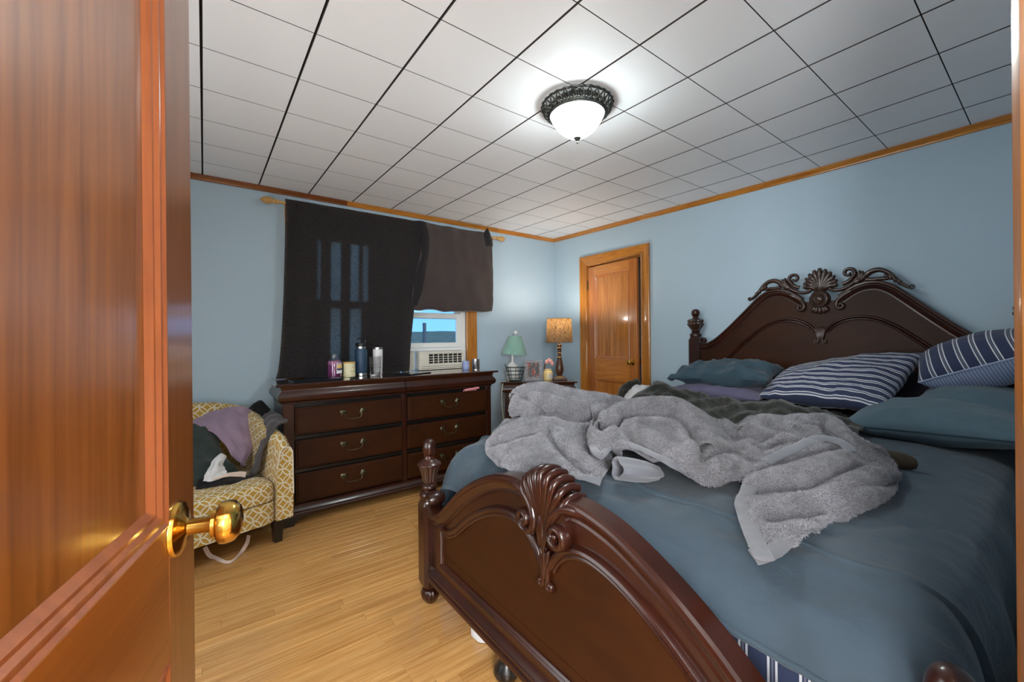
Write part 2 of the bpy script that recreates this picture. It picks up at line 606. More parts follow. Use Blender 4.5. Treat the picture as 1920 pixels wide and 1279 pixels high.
# jambs
struct(obj('trim_8', cat([box(XW + 0.001, XW + WT, CY0 - 0.0, CY0 + 0.014, 0, CZ - 0.002), box(XW + 0.001, XW + WT, CY1 - 0.014, CY1, 0, CZ - 0.002), box(XW + 0.001, XW + WT, CY0 + 0.014, CY1 - 0.014, CZ - 0.016, CZ - 0.002)]), M['trim_v']))
jamb = struct(obj('trim_9', cat([box(EX0, EX0 + 0.02, -0.12, 0.012, 0, 2.05, 0.003), box(EX1 - 0.022, EX1 - 0.002, -0.12, 0.012, 0, 2.05, 0.004), box(EX0 + 0.02, EX1 - 0.022, -0.12, 0.012, 2.03, 2.05, 0.003)]), M['trim_v']))
obj('strike_plate', cat([box(EX1 - 0.0245, EX1 - 0.0218, -0.035, 0.004, 0.985, 1.045, 0.0006)]), M['brass'], jamb)

# ---- panel doors: local frame, hinge edge at x=0, leaf towards +x, faces at y=0 (front) and y=-thick
def build_door(name, W, H, panels, knob_x, knob_z, thick=0.035, stile=0.10, two=True, mats=('door', 'door_frame', 'door_rail', 'door_bead')):
    """root is the leaf core (recessed panels live between stiles and rails)"""
    root = struct(bpy.data.objects.new(name, None))
    C.objects.link(root)
    zs = [0.004]
    rails = []
    prev = 0.006
    for (z0, z1) in panels:
        rails.append((prev, z0))
        prev = z1
    rails.append((prev, H))
    obj('stile', box(0, stile, -thick, 0, 0.006, H, 0.002), M[mats[1]], root)
    obj('stile', box(W - stile, W, -thick, 0, 0.006, H, 0.002), M[mats[1]], root)
    for a, b in rails:
        obj('rail', box(stile, W - stile, -thick + 0.0004, -0.0004, a, b), M[mats[2]], root, smooth=0)
    bead = [(0, 0), (0, 0.0105), (0.004, 0.0125), (0.008, 0.0095), (0.011, 0.0095), (0.015, 0.0105), (0.019, 0.0065), (0.023, 0.0065), (0.026, 0.004), (0.030, 0)]
    for (z0, z1) in panels:
        p = obj('panel', box(stile, W - stile, -thick + 0.011, -0.011, z0, z1), M[mats[0]], root, smooth=0)
        for side in (0, 1):
            yb = -0.0109 if side == 0 else -thick + 0.0109
            sg = 1 if side == 0 else -1
            n = len(bead)
            fr = []
            cs = [(stile, z0, 1, 1), (W - stile, z0, -1, 1), (W - stile, z1, -1, -1), (stile, z1, 1, -1)]
            V = []
            for (cx, cz, dx, dz) in cs:
                for u, q in bead:
                    V.append((cx + dx * u, yb + sg * q, cz + dz * u))
            F = grid_faces(4, n, wrap_m=True, wrap_n=True, flip=(side == 1))
            obj('bead', (np.array(V), F), M[mats[3]], p, smooth=25)
    for sg in ((1, -1) if two else (1,)):
        yb = 0.0 if sg == 1 else -thick
        kp = [(0.0005, 0.068), (0.010, 0.068), (0.018, 0.066), (0.0245, 0.060), (0.0265, 0.052), (0.0255, 0.046), (0.021, 0.0425), (0.0175, 0.0415), (0.0175, 0.0375), (0.011, 0.0355), (0.0095, 0.030), (0.0095, 0.012), (0.0125, 0.0095), (0.024, 0.0075), (0.031, 0.0045), (0.033, 0.001), (0.033, 0.0)]
        v, f = lathe(kp[::-1], 32)
        v = np.stack([v[:, 0] + knob_x, yb + sg * v[:, 2], v[:, 1] + knob_z], 1)
        obj('knob', (v, f), M['brass'], root)
    return root
ang = math.atan2(0.968, 0.252)
dirx, diry = math.cos(ang), math.sin(ang)
EW = 0.762
fx, fy = -0.0128, 0.715
door_1 = build_door('door_1', EW, 2.03, [(0.13, 0.892), (1.048, 1.91)], EW - 0.062, 1.035, stile=0.088)
door_1.location = (fx - EW * dirx, fy - EW * diry, 0)
door_1.rotation_euler = (0, 0, ang)
# leaf local +y is left of its direction; flip so that the panelled front (y=0) looks to +X
for ch in door_1.children:
    pass
door_1.scale = (1, -1, 1)
obj('latch_plate', box(EW + 0.0002, EW + 0.002, -0.029, -0.006, 1.005, 1.065, 0.0005), M['brass'], door_1)
door_1['label'] = 'varnished wooden panel door standing open in the foreground with brass knob'

CW = CY1 - CY0 - 0.034
door_2 = build_door('door_2', CW, 2.022, [(0.13, 0.826), (1.035, 1.925)], CW - 0.055, 1.02, stile=0.095, mats=('closet', 'closet_frame', 'closet_rail', 'closet_frame'))
door_2.location = (XW + 0.004, CY1 - 0.016, 0)
door_2.rotation_euler = (0, 0, -PI / 2 - math.radians(5.0))
door_2.scale = (1, -1, 1)
door_2['label'] = 'varnished closet door with two panels standing slightly ajar'
for zz in (0.35, 1.83):
    v, f = lathe([(0.0055, -0.045), (0.0055, 0.045)], 10)
    obj('hinge', cat([(v + np.array([0.0, 0.007, zz]), f), tf(sphere((0, 0, 0), 0.006, 6), (0, 0.007, zz + 0.047)), tf(sphere((0, 0, 0), 0.006, 6), (0, 0.007, zz - 0.047))]), M['old_brass'], door_2)

# ---- hallway behind the camera with a ceiling lamp added as fill
HX0, HX1, HY0 = -1.0, 1.9, -1.5
struct(obj('floor_hall', box(HX0, HX1, HY0, -0.061, -0.06, 0.0), M['floor'], smooth=0))
struct(obj('ceiling_hall', box(HX0 - 0.1, HX1 + 0.1, HY0 - 0.1, -0.121, 2.42, 2.48), M['ceil_tile'], smooth=0))
M['hall_wall'] = plain('hall_cream_paint', S(226, 218, 204), 0.65, var=0.02)
struct(obj('wall_hall', cat([box(HX0 - 0.1, HX1 + 0.1, HY0 - 0.1, HY0, 0, 2.42), box(HX0 - 0.1, HX0, HY0, -0.121, 0, 2.42), box(HX1, HX1 + 0.1, HY0, -0.121, 0, 2.42)]), M['hall_wall'], smooth=0))
struct(obj('fill_frame_back', cat([box(-1.0, -0.94, HY0, HY0 + 0.02, 1.05, 2.1, 0.003), box(-0.30, -0.24, HY0, HY0 + 0.02, 1.05, 2.1, 0.003), box(-0.94, -0.30, HY0, HY0 + 0.02, 2.04, 2.1, 0.003), box(-0.94, -0.30, HY0, HY0 + 0.03, 1.05, 1.10, 0.003)]), M['trim_v']))  # unseen trim frame added around the hallway fill light
struct(obj('fill_frame_end', cat([box(HX0, HX0 + 0.012, -0.78, -0.72, 0.85, 2.15, 0.003), box(HX0, HX0 + 0.012, -0.16, -0.125, 0.85, 2.15, 0.003), box(HX0, HX0 + 0.012, -0.72, -0.16, 2.10, 2.15, 0.003), box(HX0, HX0 + 0.012, -0.72, -0.16, 0.85, 0.90, 0.003)]), M['trim_v']))  # matching frame added around the fill light at the hallway end
hl = thing('hallway_fill_lamp', 'frosted dome fill lamp added in the unseen hallway behind the doorway', 'ceiling light', (0.25, -0.8, 2.42))
obj('mount', lathe([(0.10, -0.025), (0.16, -0.025), (0.165, -0.012), (0.165, 0)], 32), M['old_brass'], hl)
obj('diffuser', lathe([(0.001, -0.10), (0.05, -0.095), (0.10, -0.075), (0.135, -0.045), (0.145, -0.02)], 32), emit('hall_fill_glow', (1, 0.93, 0.82, 1), HALL_FILL_LAMP), hl)

# ------------------------------------------------------------------ window
M['vinyl'] = plain('white_vinyl', S(232, 232, 228), 0.4, var=0.01)
M['pane'] = None
def pane_mat():
    m, nt, bs = new_mat('window_glass')
    tr = nd(nt, 'BsdfTransparent')
    gl = nd(nt, 'BsdfGlossy')
    gl.inputs['Roughness'].default_value = 0.02
    fr = nd(nt, 'Fresnel')
    fr.inputs['IOR'].default_value = 1.25
    mx = nd(nt, 'MixShader')
    out = nt.nodes['Material Output']
    nt.links.new(fr.outputs[0], mx.inputs[0])
    nt.links.new(tr.outputs[0], mx.inputs[1])
    nt.links.new(gl.outputs[0], mx.inputs[2])
    nt.links.new(mx.outputs[0], out.inputs[0])
    return m
M['pane'] = pane_mat()
# casing of the window
WC = 0.115
wc = struct(obj('trim_10', box(WX0 - WC, WX0 + 0.01, YW - 0.024, YW, WZ0 - 0.05, 2.30, 0.004), M['trim_v']))
obj('casing', cat([box(WX1 - 0.01, WX1 + 0.012, YW - 0.030, YW, WZ0 - 0.05, 2.30, 0.004), box(WX1 + 0.012, WX1 + WC, YW - 0.024, YW, WZ0 - 0.05, 2.30, 0.004)]), M['trim_v'], wc)
obj('head_casing', box(WX0 + 0.01, WX1 - 0.01, YW - 0.024, YW, WZ1 - 0.01, 2.30, 0.004), M['trim'], wc)
obj('sill', box(WX0 - WC - 0.02, WX1 + WC + 0.02, YW - 0.05, YW + 0.05, WZ0 - 0.03, WZ0 + 0.002, 0.004), M['vinyl'], wc)
def sash_window(name, x0, x1, raised):
    fr = 0.045
    root = struct(obj(name, cat([box(x0, x0 + fr, YW + 0.0, YW + 0.10, WZ0, WZ1, 0.002), box(x1 - fr, x1, YW + 0.0, YW + 0.10, WZ0, WZ1, 0.002),
                                  box(x0 + fr, x1 - fr, YW + 0.0, YW + 0.10, WZ1 - fr, WZ1, 0.002), box(x0 + fr, x1 - fr, YW + 0.0, YW + 0.10, WZ0, WZ0 + 0.03, 0.002)]), M['vinyl']))
    a0, a1 = x0 + fr, x1 - fr
    def sash(nm, z0, z1, yb, bot=0.05, topr=0.045):
        s = obj(nm, cat([box(a0, a0 + 0.045, yb, yb + 0.03, z0, z1, 0.003), box(a1 - 0.045, a1, yb, yb + 0.03, z0, z1, 0.003),
                         box(a0 + 0.045, a1 - 0.045, yb, yb + 0.03, z0, z0 + bot, 0.003), box(a0 + 0.045, a1 - 0.045, yb, yb + 0.03, z1 - topr, z1, 0.003)]), M['vinyl'], root)
        obj('pane', box(a0 + 0.045, a1 - 0.045, yb + 0.012, yb + 0.016, z0 + bot, z1 - topr), M['pane'], s, smooth=0)
        return s
    if raised:
        sash('upper_sash', 1.46, WZ1 - fr, YW + 0.052)
        sash('lower_sash', 1.178, 1.515, YW + 0.016, 0.047, 0.048)
    else:
        sash('upper_sash', 1.52, WZ1 - fr, YW + 0.052)
        sash('lower_sash', WZ0 + 0.03, 1.565, YW + 0.016)
    return root
sash_window('window_1', WX0 + 0.012, 1.215, False)['label'] = 'white sash window behind the long black curtain'
w2 = sash_window('window_2', 1.405, WX1 - 0.012, True)
w2['label'] = 'white sash window raised over the air conditioner'
struct(obj('trim_11', box(1.215, 1.405, YW - 0.01, YW + 0.10, WZ0, WZ1, 0.002), M['vinyl']))

# unseen frame on the left wall with an added glowing panel as fill
LY0, LY1, LZ0, LZ1 = 0.95, 2.25, 0.60, 1.70
w3 = struct(obj('fill_frame_left', cat([box(XL, XL + 0.025, LY0 - 0.1, LY0, LZ0 - 0.1, LZ1 + 0.1, 0.003), box(XL, XL + 0.025, LY1, LY1 + 0.1, LZ0 - 0.1, LZ1 + 0.1, 0.003),
                                 box(XL, XL + 0.025, LY0, LY1, LZ1, LZ1 + 0.1, 0.003), box(XL, XL + 0.04, LY0, LY1, LZ0 - 0.1, LZ0, 0.003)]), M['trim_v']))
obj('fill_panel', box(XL + 0.004, XL + 0.008, LY0, LY1, LZ0, LZ1), emit('fill_panel_glow', (0.94, 0.98, 1.0, 1), LEFT_FILL), w3, smooth=0)
obj('fill_panel_hem', box(XL + 0.003, XL + 0.012, LY0, LY1, LZ0 + 0.001, LZ0 + 0.025, 0.002), M['vinyl'], w3)

# ------------------------------------------------------------------ outdoors
M['hill'] = None
def hill_mat():
    m, nt, bs = new_mat('wooded_hillside')
    mp = mapping(nt)
    n = noise_tex(nt, mp, 0.12, 6, 0.7)
    r = ramp(nt, n.outputs['Fac'], [(0.35, S(70, 82, 62)), (0.55, S(92, 104, 80)), (0.72, S(128, 134, 92))])
    nt.links.new(r.outputs[0], bs.inputs['Base Color'])
    bs.inputs['Roughness'].default_value = 0.95
    return m
M['hill'] = hill_mat()
nx, ny = 90, 24
V = []
for i in range(nx):
    for j in range(ny):
        X = -60 + 900 * i / (nx - 1)
        Yy = 60 + 480 * j / (ny - 1)
        t = j / (ny - 1)
        ridge = 9.0 + 2.2 * math.sin(X * 0.022 + 2.0) + 2.5 * fbm((X * 0.012, 0.3, 0), 1.0, 3)
        z = -40 + (ridge + 40) * (t ** 0.55) + 1.6 * fbm((X * 0.03, Yy * 0.03, 1.0), 1.0, 4) * min(1, 2 * t)
        V.append((X, Yy, z))
gnd = struct(obj('ground', (np.array(V), grid_faces(nx, ny, flip=True)), M['hill'], smooth=80))
M['pole'] = plain('weathered_pole', S(84, 84, 82), 0.9)
pd = Vector((0.4190, 0.9080, 0)) * 22.0
pole = thing('utility_pole', 'dark utility pole outside the window in front of hills', 'pole', (pd.x, pd.y, -12))
obj('shaft', lathe([(0.12, 0), (0.092, 13.9), (0.095, 13.92), (0.095, 14.07), (0.08, 14.09)], 12), M['pole'], pole)
# ------------------------------------------------------------------ soft-surface patch helpers
def bicubic(G, per_u, per_v):
    G = np.asarray(G, float)
    A = np.stack([crom(G[:, j], per_u) for j in range(G.shape[1])], 1)
    return np.stack([crom(A[i], per_v) for i in range(A.shape[0])], 0)

def grid_normals(P):
    du = np.gradient(P, axis=0)
    dv = np.gradient(P, axis=1)
    N = np.cross(du, dv)
    return N / (np.linalg.norm(N, axis=2)[:, :, None] + 1e-12)

def cloth_grid(G, per_u=8, per_v=8, amp=0.006, nsc=9.0, octs=3, seed=0.0, wr=0.0, wrdir=(1, 0, 0), wrf=40.0):
    P = bicubic(G, per_u, per_v)
    N = grid_normals(P)
    n, m = P.shape[:2]
    for i in range(n):
        for j in range(m):
            p = P[i, j]
            d = amp * fbm((p[0] + seed, p[1] - seed, p[2] + 2 * seed), nsc, octs)
            if wr:
                ph = p[0] * wrdir[0] + p[1] * wrdir[1] + p[2] * wrdir[2] + 0.03 * fbm((p[0], p[1] + seed, p[2]), 5.0, 2)
                d += wr * math.sin(ph * wrf) * (0.5 + 0.5 * fbm((p[0] + 3, p[1], p[2] + seed), 4.0, 2))
            P[i, j] = p + N[i, j] * d
    return P

def thicken(P, th):
    """closed slab from a grid of points: P is the outer face, th the thickness inwards"""
    n, m = P.shape[:2]
    N = grid_normals(P)
    Q = P - N * th
    V = np.concatenate([P.reshape(-1, 3), Q.reshape(-1, 3)])
    k = n * m
    F = grid_faces(n, m, flip=False)
    F += [tuple(i + k for i in reversed(f)) for f in grid_faces(n, m)]
    rim = [j for j in range(m)] + [i * m + m - 1 for i in range(1, n)] + [(n - 1) * m + j for j in range(m - 2, -1, -1)] + [i * m for i in range(n - 2, 0, -1)]
    for a in range(len(rim)):
        b = (a + 1) % len(rim)
        F.append((rim[b], rim[a], rim[a] + k, rim[b] + k))
    return V, F

def cloth(name, G, m, parent=None, th=0.004, **kw):
    P = cloth_grid(G, **kw)
    return obj(name, thicken(P, th), m, parent, smooth=80)

def fabric(name, col, rough=0.85, var=0.1, weave=900.0, bstr=0.25, sheen=0.25, vscale=14.0, spec=0.2):
    m, nt, bs = new_mat(name)
    mp = mapping(nt)
    n = noise_tex(nt, mp, vscale, 4)
    c = np.array(col[:3])
    r = ramp(nt, n.outputs['Fac'], [(0.3, (*(c * (1 - var)), 1)), (0.7, (*np.minimum(c * (1 + var), 1), 1))])
    nt.links.new(r.outputs[0], bs.inputs['Base Color'])
    n2 = noise_tex(nt, mp, weave, 2)
    bump(nt, bs, n2.outputs['Fac'], bstr, 0.001)
    bs.inputs['Roughness'].default_value = rough
    bs.inputs['Sheen Weight'].default_value = sheen
    bs.inputs['Sheen Roughness'].default_value = 0.5
    bs.inputs['Specular IOR Level'].default_value = spec
    return m

# ------------------------------------------------------------------ ceiling light
M['pewter'] = plain('antique_pewter', S(78, 78, 74), 0.42, 0.85, var=0.4, vscale=45)
LX, LY = 1.47, 1.42
zl = zc(LY)
cl = thing('ceiling_light', 'frosted ribbed dome ceiling light in an openwork pewter ring', 'ceiling light', (LX, LY, zl))
obj('canopy', lathe([(0.10, -0.03), (0.125, -0.030), (0.128, -0.004), (0.10, -0.001)], 40), M['pewter'], cl)
def ring_torus(R, z, r, n=72, m=8, wob=0.0, k=0):
    V = []
    for i in range(n):
        a = 2 * PI * i / n
        for j in range(m):
            b = 2 * PI * j / m
            rad = R + wob * math.cos(k * a) + r * math.cos(b)
            V.append((rad * math.cos(a), rad * math.sin(a), z + r * math.sin(b)))
    return np.array(V), grid_faces(n, m, wrap_m=True, wrap_n=True)
obj('outer_rim', ring_torus(0.170, -0.010, 0.0055, 112, 8, 0.003, 28), M['pewter'], cl)
obj('inner_rim', cat([ring_torus(0.139, -0.046, 0.0045), ring_torus(0.133, -0.053, 0.004), ring_torus(0.145, -0.040, 0.003, 112, 6, 0.001, 56)]), M['pewter'], cl)
NL = 28
lf = []
for dr, cr in ((-0.3, 0.0035), (0.3, 0.0035)):
    pts = []
    for t in np.linspace(0, 1, 9):
        R = 0.144 + 0.027 * t
        z = -0.042 + 0.030 * t - 0.010 * math.sin(PI * t)
        a = dr * math.sin(PI * t) * 0.28
        pts.append((R * math.cos(a), R * math.sin(a), z))
    lf.append(tube(pts, [0.0045 - 0.0018 * abs(2 * t - 1) for t in np.linspace(0, 1, 9)], 6))
lf.append(tube([(0.142, 0, -0.047), (0.150, 0.002, -0.043), (0.158, -0.002, -0.034)], [0.004, 0.0055, 0.002], 6))
lfm = mesh('leaf_scroll', cat(lf))
lfm.materials.append(M['pewter'])
for k in range(NL):
    o = obj('leaf_scroll', lfm, None, cl)
    o.rotation_euler = (0, 0, 2 * PI * k / NL)
def rib(th, r, z):
    return r * (1 + 0.012 * math.cos(44 * th) * min(1, r / 0.05))
def lit_glass():
    # glow turned down towards the rim to keep a hot spot off the ceiling
    m, nt, bs = new_mat('lit_frosted_glass')
    tc = nd(nt, 'TexCoord')
    sp = nd(nt, 'SeparateXYZ')
    nt.links.new(tc.outputs['Object'], sp.inputs[0])
    mr = nd(nt, 'MapRange')
    mr.inputs['From Min'].default_value = -0.050
    mr.inputs['From Max'].default_value = -0.140
    mr.inputs['To Min'].default_value = CEILING_LAMP * 0.03
    mr.inputs['To Max'].default_value = CEILING_LAMP
    nt.links.new(sp.outputs['Z'], mr.inputs['Value'])
    nt.links.new(mr.outputs[0], bs.inputs['Emission Strength'])
    bs.inputs['Emission Color'].default_value = (0.88, 0.98, 0.98, 1)
    bs.inputs['Base Color'].default_value = (0.8, 0.85, 0.82, 1)
    return m
dome_prof = [(0.006, -0.162), (0.03, -0.158), (0.055, -0.146), (0.085, -0.122), (0.108, -0.094), (0.122, -0.070), (0.130, -0.050)]
dp = crom(np.array(dome_prof), 4)
obj('glass_dome', lathe([tuple(p) for p in dp], 176, rib), lit_glass(), cl, smooth=60)
obj('finial', lathe([(0.001, -0.192), (0.005, -0.189), (0.006, -0.184), (0.004, -0.180), (0.009, -0.175), (0.018, -0.166), (0.019, -0.160), (0.002, -0.156)], 20), M['pewter'], cl)

# ------------------------------------------------------------------ moulded carcass pieces
def mitre(path, prof, closed=False):
    """sweep prof [(out, z)] along a plan polyline; 'out' is to the right of travel"""
    P = np.asarray(path, float)
    n = len(P)
    V = []
    for i in range(n):
        a = P[i] - P[i - 1] if (i > 0 or closed) else P[1] - P[0]
        b = P[(i + 1) % n] - P[i] if (i < n - 1 or closed) else P[-1] - P[-2]
        na = np.array([a[1], -a[0]]) / np.linalg.norm(a)
        nb = np.array([b[1], -b[0]]) / np.linalg.norm(b)
        m = na + nb
        m /= (m @ na)
        for u, z in prof:
            V.append((P[i][0] + m[0] * u, P[i][1] + m[1] * u, z))
    k = len(prof)
    F = grid_faces(n, k, wrap_m=True, wrap_n=closed)
    if not closed:
        F += [tuple(reversed(range(k))), tuple(range((n - 1) * k, n * k))]
    return np.array(V), F

def cyma(z0, z1, d):
    """frieze profile closed at the back"""
    h = z1 - z0
    pts = [(-0.02, z0), (0.004, z0), (0.004, z0 + 0.05 * h), (d * 0.75, z0 + 0.16 * h), (d * 0.98, z0 + 0.30 * h), (d * 0.98, z0 + 0.42 * h), (d * 0.8, z0 + 0.55 * h), (d * 0.42, z0 + 0.68 * h), (d * 0.30, z0 + 0.78 * h), (d * 0.40, z0 + 0.9 * h), (d * 0.55, z1), (-0.02, z1)]
    return pts

def bail_handle(parent, x, y, z, w=0.088):
    """swan-neck bail pull on a face looking to -Y: two rosettes and the bail"""
    s = w / 0.088
    for sg in (-1, 1):
        v, f = lathe([(0.001, 0.013), (0.008, 0.012), (0.012, 0.007), (0.020, 0.004), (0.022, 0.0)], 12, lambda th, r, z_: r * (1 + 0.22 * math.cos(3 * th + sg)))
        ros = [(np.stack([v[:, 0] * 1.15 * s + x + sg * 0.070 * s, y - v[:, 2], v[:, 1] * 1.0 * s + z], 1), f)]
        ros.append(tube([(x + sg * 0.070 * s, y - 0.006, z), (x + sg * 0.080 * s, y - 0.010, z + 0.006 * s), (x + sg * 0.090 * s, y - 0.007, z + 0.001 * s), (x + sg * 0.085 * s, y - 0.005, z - 0.004 * s)], [0.005, 0.0045, 0.003, 0.0015], 6))
        obj('handle_rosette', cat(ros), M['old_brass'], parent)
    path = [(-0.068, 0.004), (-0.060, -0.004), (-0.057, -0.022), (-0.052, -0.036), (-0.036, -0.045), (-0.012, -0.0455), (0, -0.047), (0.012, -0.0455), (0.036, -0.045), (0.052, -0.036), (0.057, -0.022), (0.060, -0.004), (0.068, 0.004)]
    pp = crom(np.array([(x + a * s, y - 0.014 - 0.008 * math.sin(PI * k / 12), z + b * s) for k, (a, b) in enumerate(path)]), 4)
    rad = [0.0030 + 0.0014 * math.exp(-((i - len(pp) / 2) / 4) ** 2) for i in range(len(pp))]
    obj('handle_bail', tube(pp, rad, 7), M['old_brass'], parent)

def drawer(parent, x0, x1, z0, z1, yf, hw=0.088, handle=True, tilt=0.0):
    d = obj('drawer', cat([box(x0, x1, yf + 0.006, yf + 0.022, z0, z1, 0.002), box(x0 + 0.008, x1 - 0.008, yf, yf + 0.008, z0 + 0.008, z1 - 0.008, 0.004)]), M['mahog_panel'], parent)
    if handle:
        bail_handle(d, (x0 + x1) / 2, yf, (z0 + z1) / 2 + 0.03, hw)
    return d

# ------------------------------------------------------------------ dresser under the window
DX0, DX1, DY0, DY1, DZ = 0.425, 2.115, 3.165, 3.615, 0.968
ds = thing('dresser', 'dark wood six drawer dresser with brass bail handles under the window', 'dresser', (1.27, 3.4, 0))
def rel(vf, root):
    v, f = vf
    return v - np.array(root.location), f
def robj(name, vf, m, root, **kw):
    return obj(name, rel(vf, root), m, root, **kw)
robj('worktop', box(DX0 - 0.048, DX1 + 0.058, DY0 - 0.042, DY1 + 0.012, 0.950, DZ, 0.005), M['mahog_top'], ds)
mid = 1.284
robj('case', cat([box(DX0, DX0 + 0.02, DY0 + 0.012, DY1, 0.08, 0.84), box(DX1 - 0.02, DX1, DY0 + 0.012, DY1, 0.08, 0.84), box(DX0 + 0.02, DX1 - 0.02, DY1 - 0.01, DY1, 0.08, 0.95), box(DX0 + 0.02, DX1 - 0.02, DY0 + 0.03, DY1 - 0.01, 0.12, 0.14), box(DX0, DX1, DY0 + 0.012, DY1 - 0.01, 0.828, 0.95)]), M['mahog'], ds, smooth=0)
robj('back_board', box(DX0 + 0.02, DX1 - 0.02, DY0 + 0.026, DY0 + 0.03, 0.14, 0.828), M['black_wood'], ds, smooth=0)
for x0, x1 in ((DX0, DX0 + 0.068), (mid - 0.016, mid + 0.016), (DX1 - 0.052, DX1)):
    robj('stile', box(x0, x1, DY0 + 0.002, DY0 + 0.03, 0.125, 0.832, 0.003), M['mahog'], ds)
for zz in (0.588, 0.357):
    robj('rail', box(DX0 + 0.068, DX1 - 0.052, DY0 + 0.016, DY0 + 0.028, zz - 0.012, zz + 0.012, 0.002), M['black_wood'], ds)
cy = cyma(0.832, 0.950, 0.034)
def frieze(root, pts, prof, m):
    return robj('frieze_drawer', mitre(pts, prof), m, root, smooth=30)
frieze(ds, [(DX0, DY1), (DX0, DY0), (mid - 0.003, DY0)], [(u, z) for u, z in cy], M['mahog'])
frieze(ds, [(mid + 0.003, DY0), (DX1, DY0), (DX1, DY1)], [(u, z) for u, z in cy], M['mahog'])
bd = []
for k in range(150):
    bd.append(sphere((DX0 + 0.004 + (DX1 - DX0 - 0.008) * k / 149, DY0 - 0.006, 0.829), 0.0042, 3))
for k in range(34):
    bd.append(sphere((DX0 - 0.006, DY0 + 0.01 + 0.42 * k / 33, 0.829), 0.0042, 3))
b_ = robj('bead_strip', cat(bd), M['mahog_carve'], ds)
b_['kind'] = 'stuff'
ZD = [(0.607, 0.797), (0.378, 0.570), (0.143, 0.340)]
for ci, (x0, x1) in enumerate(((DX0 + 0.072, mid - 0.020), (mid + 0.020, DX1 - 0.056))):
    for ri, (z0, z1) in enumerate(ZD):
        pull = 0.012 if (ci, ri) == (1, 0) else (0.006 if ci == 0 and ri == 1 else 0.0)
        dr = obj('drawer', rel(cat([box(x0, x1, DY0 - pull, DY0 + 0.016 - pull, z0, z1, 0.0025), box(x0 + 0.010, x1 - 0.010, DY0 - 0.006 - pull, DY0 + 0.002 - pull, z0 + 0.010, z1 - 0.010, 0.004)]), ds), M['mahog_panel'], ds)
        bail_handle(dr, (x0 + x1) / 2 - ds.location.x, DY0 - 0.006 - pull - ds.location.y, (z0 + z1) / 2 + 0.028)
bp = [(-0.02, 0.062), (0.030, 0.062), (0.030, 0.076), (0.022, 0.084), (0.026, 0.094), (0.018, 0.106), (0.006, 0.116), (0.004, 0.130), (-0.02, 0.130)]
robj('base_moulding', mitre([(DX0, DY1), (DX0, DY0), (DX1, DY0), (DX1, DY1)], bp), M['mahog'], ds, smooth=30)
def bracket(x, y, sx, sy):
    pts = [(0, 0.0), (0, 0.062), (0.20, 0.062), (0.17, 0.052), (0.12, 0.044), (0.09, 0.02), (0.085, 0.0)]
    V = [(x + sx * a, y, z) for a, z in pts] + [(x + sx * a, y + sy * 0.03, z) for a, z in pts]
    n = len(pts)
    F = [(i, (i + 1) % n, n + (i + 1) % n, n + i) for i in range(n)] + [tuple(reversed(range(n))), tuple(range(n, 2 * n))]
    return np.array(V), F
for x, sx in ((DX0 - 0.028, 1), (DX1 + 0.028, -1)):
    for yy, sy in ((DY0 - 0.028, 1), (DY1 - 0.002, -1)):
        robj('foot', bracket(x, yy, sx, sy), M['black_wood'], ds, smooth=0)
M['pink'] = fabric('pink_cloth', S(226, 142, 150))
pk = cloth('pink_garment', [[(1.83, 3.185, 0.792), (1.83, 3.155, 0.812), (1.83, 3.138, 0.806)], [(1.90, 3.185, 0.794), (1.90, 3.152, 0.820), (1.90, 3.134, 0.812)], [(1.97, 3.185, 0.794), (1.97, 3.155, 0.824), (1.97, 3.136, 0.816)]], M['pink'], per_u=5, per_v=5, amp=0.003, nsc=30, th=0.006)
tag(pk, 'bit of pink fabric caught in the top right dresser drawer', 'clothing')

# ------------------------------------------------------------------ things on the dresser
def lathe_obj(name, prof, m, root, n=32, **kw):
    return obj(name, lathe(prof, n), m, root, **kw)
DT = DZ + 0.0005
# closed laptop
M['laptop'] = plain('dark_laptop_shell', S(26, 30, 36), 0.3, 0.2, var=0.05)
lp = thing('laptop', 'thin dark closed laptop lying on the left end of the dresser', 'laptop', (0.645, 3.235, DT), 0.05)
obj('base', box(-0.165, 0.165, -0.08, 0.08, 0.0, 0.009, 0.003), M['laptop'], lp)
obj('lid', box(-0.165, 0.165, -0.08, 0.08, 0.0095, 0.016, 0.002), M['laptop'], lp)
obj('hinge', tf(tube([(-0.12, 0.08, 0.009), (0.12, 0.08, 0.009)], 0.004, 8)), M['black_wood'], lp)
M['gum'] = plain('black_remote_plastic', S(22, 22, 24), 0.35)
rm = thing('pen', 'short dark pen lying on the dresser before the cream candle', 'pen', (0.915, 3.26, DT), 0.65)
obj('barrel', tube([(-0.04, 0, 0.005), (0.03, 0, 0.005), (0.042, 0, 0.005)], [0.005, 0.005, 0.002], 10), M['gum'], rm)
obj('clip', box(-0.036, -0.005, -0.0012, 0.0012, 0.0098, 0.0115), M['old_brass'], rm)
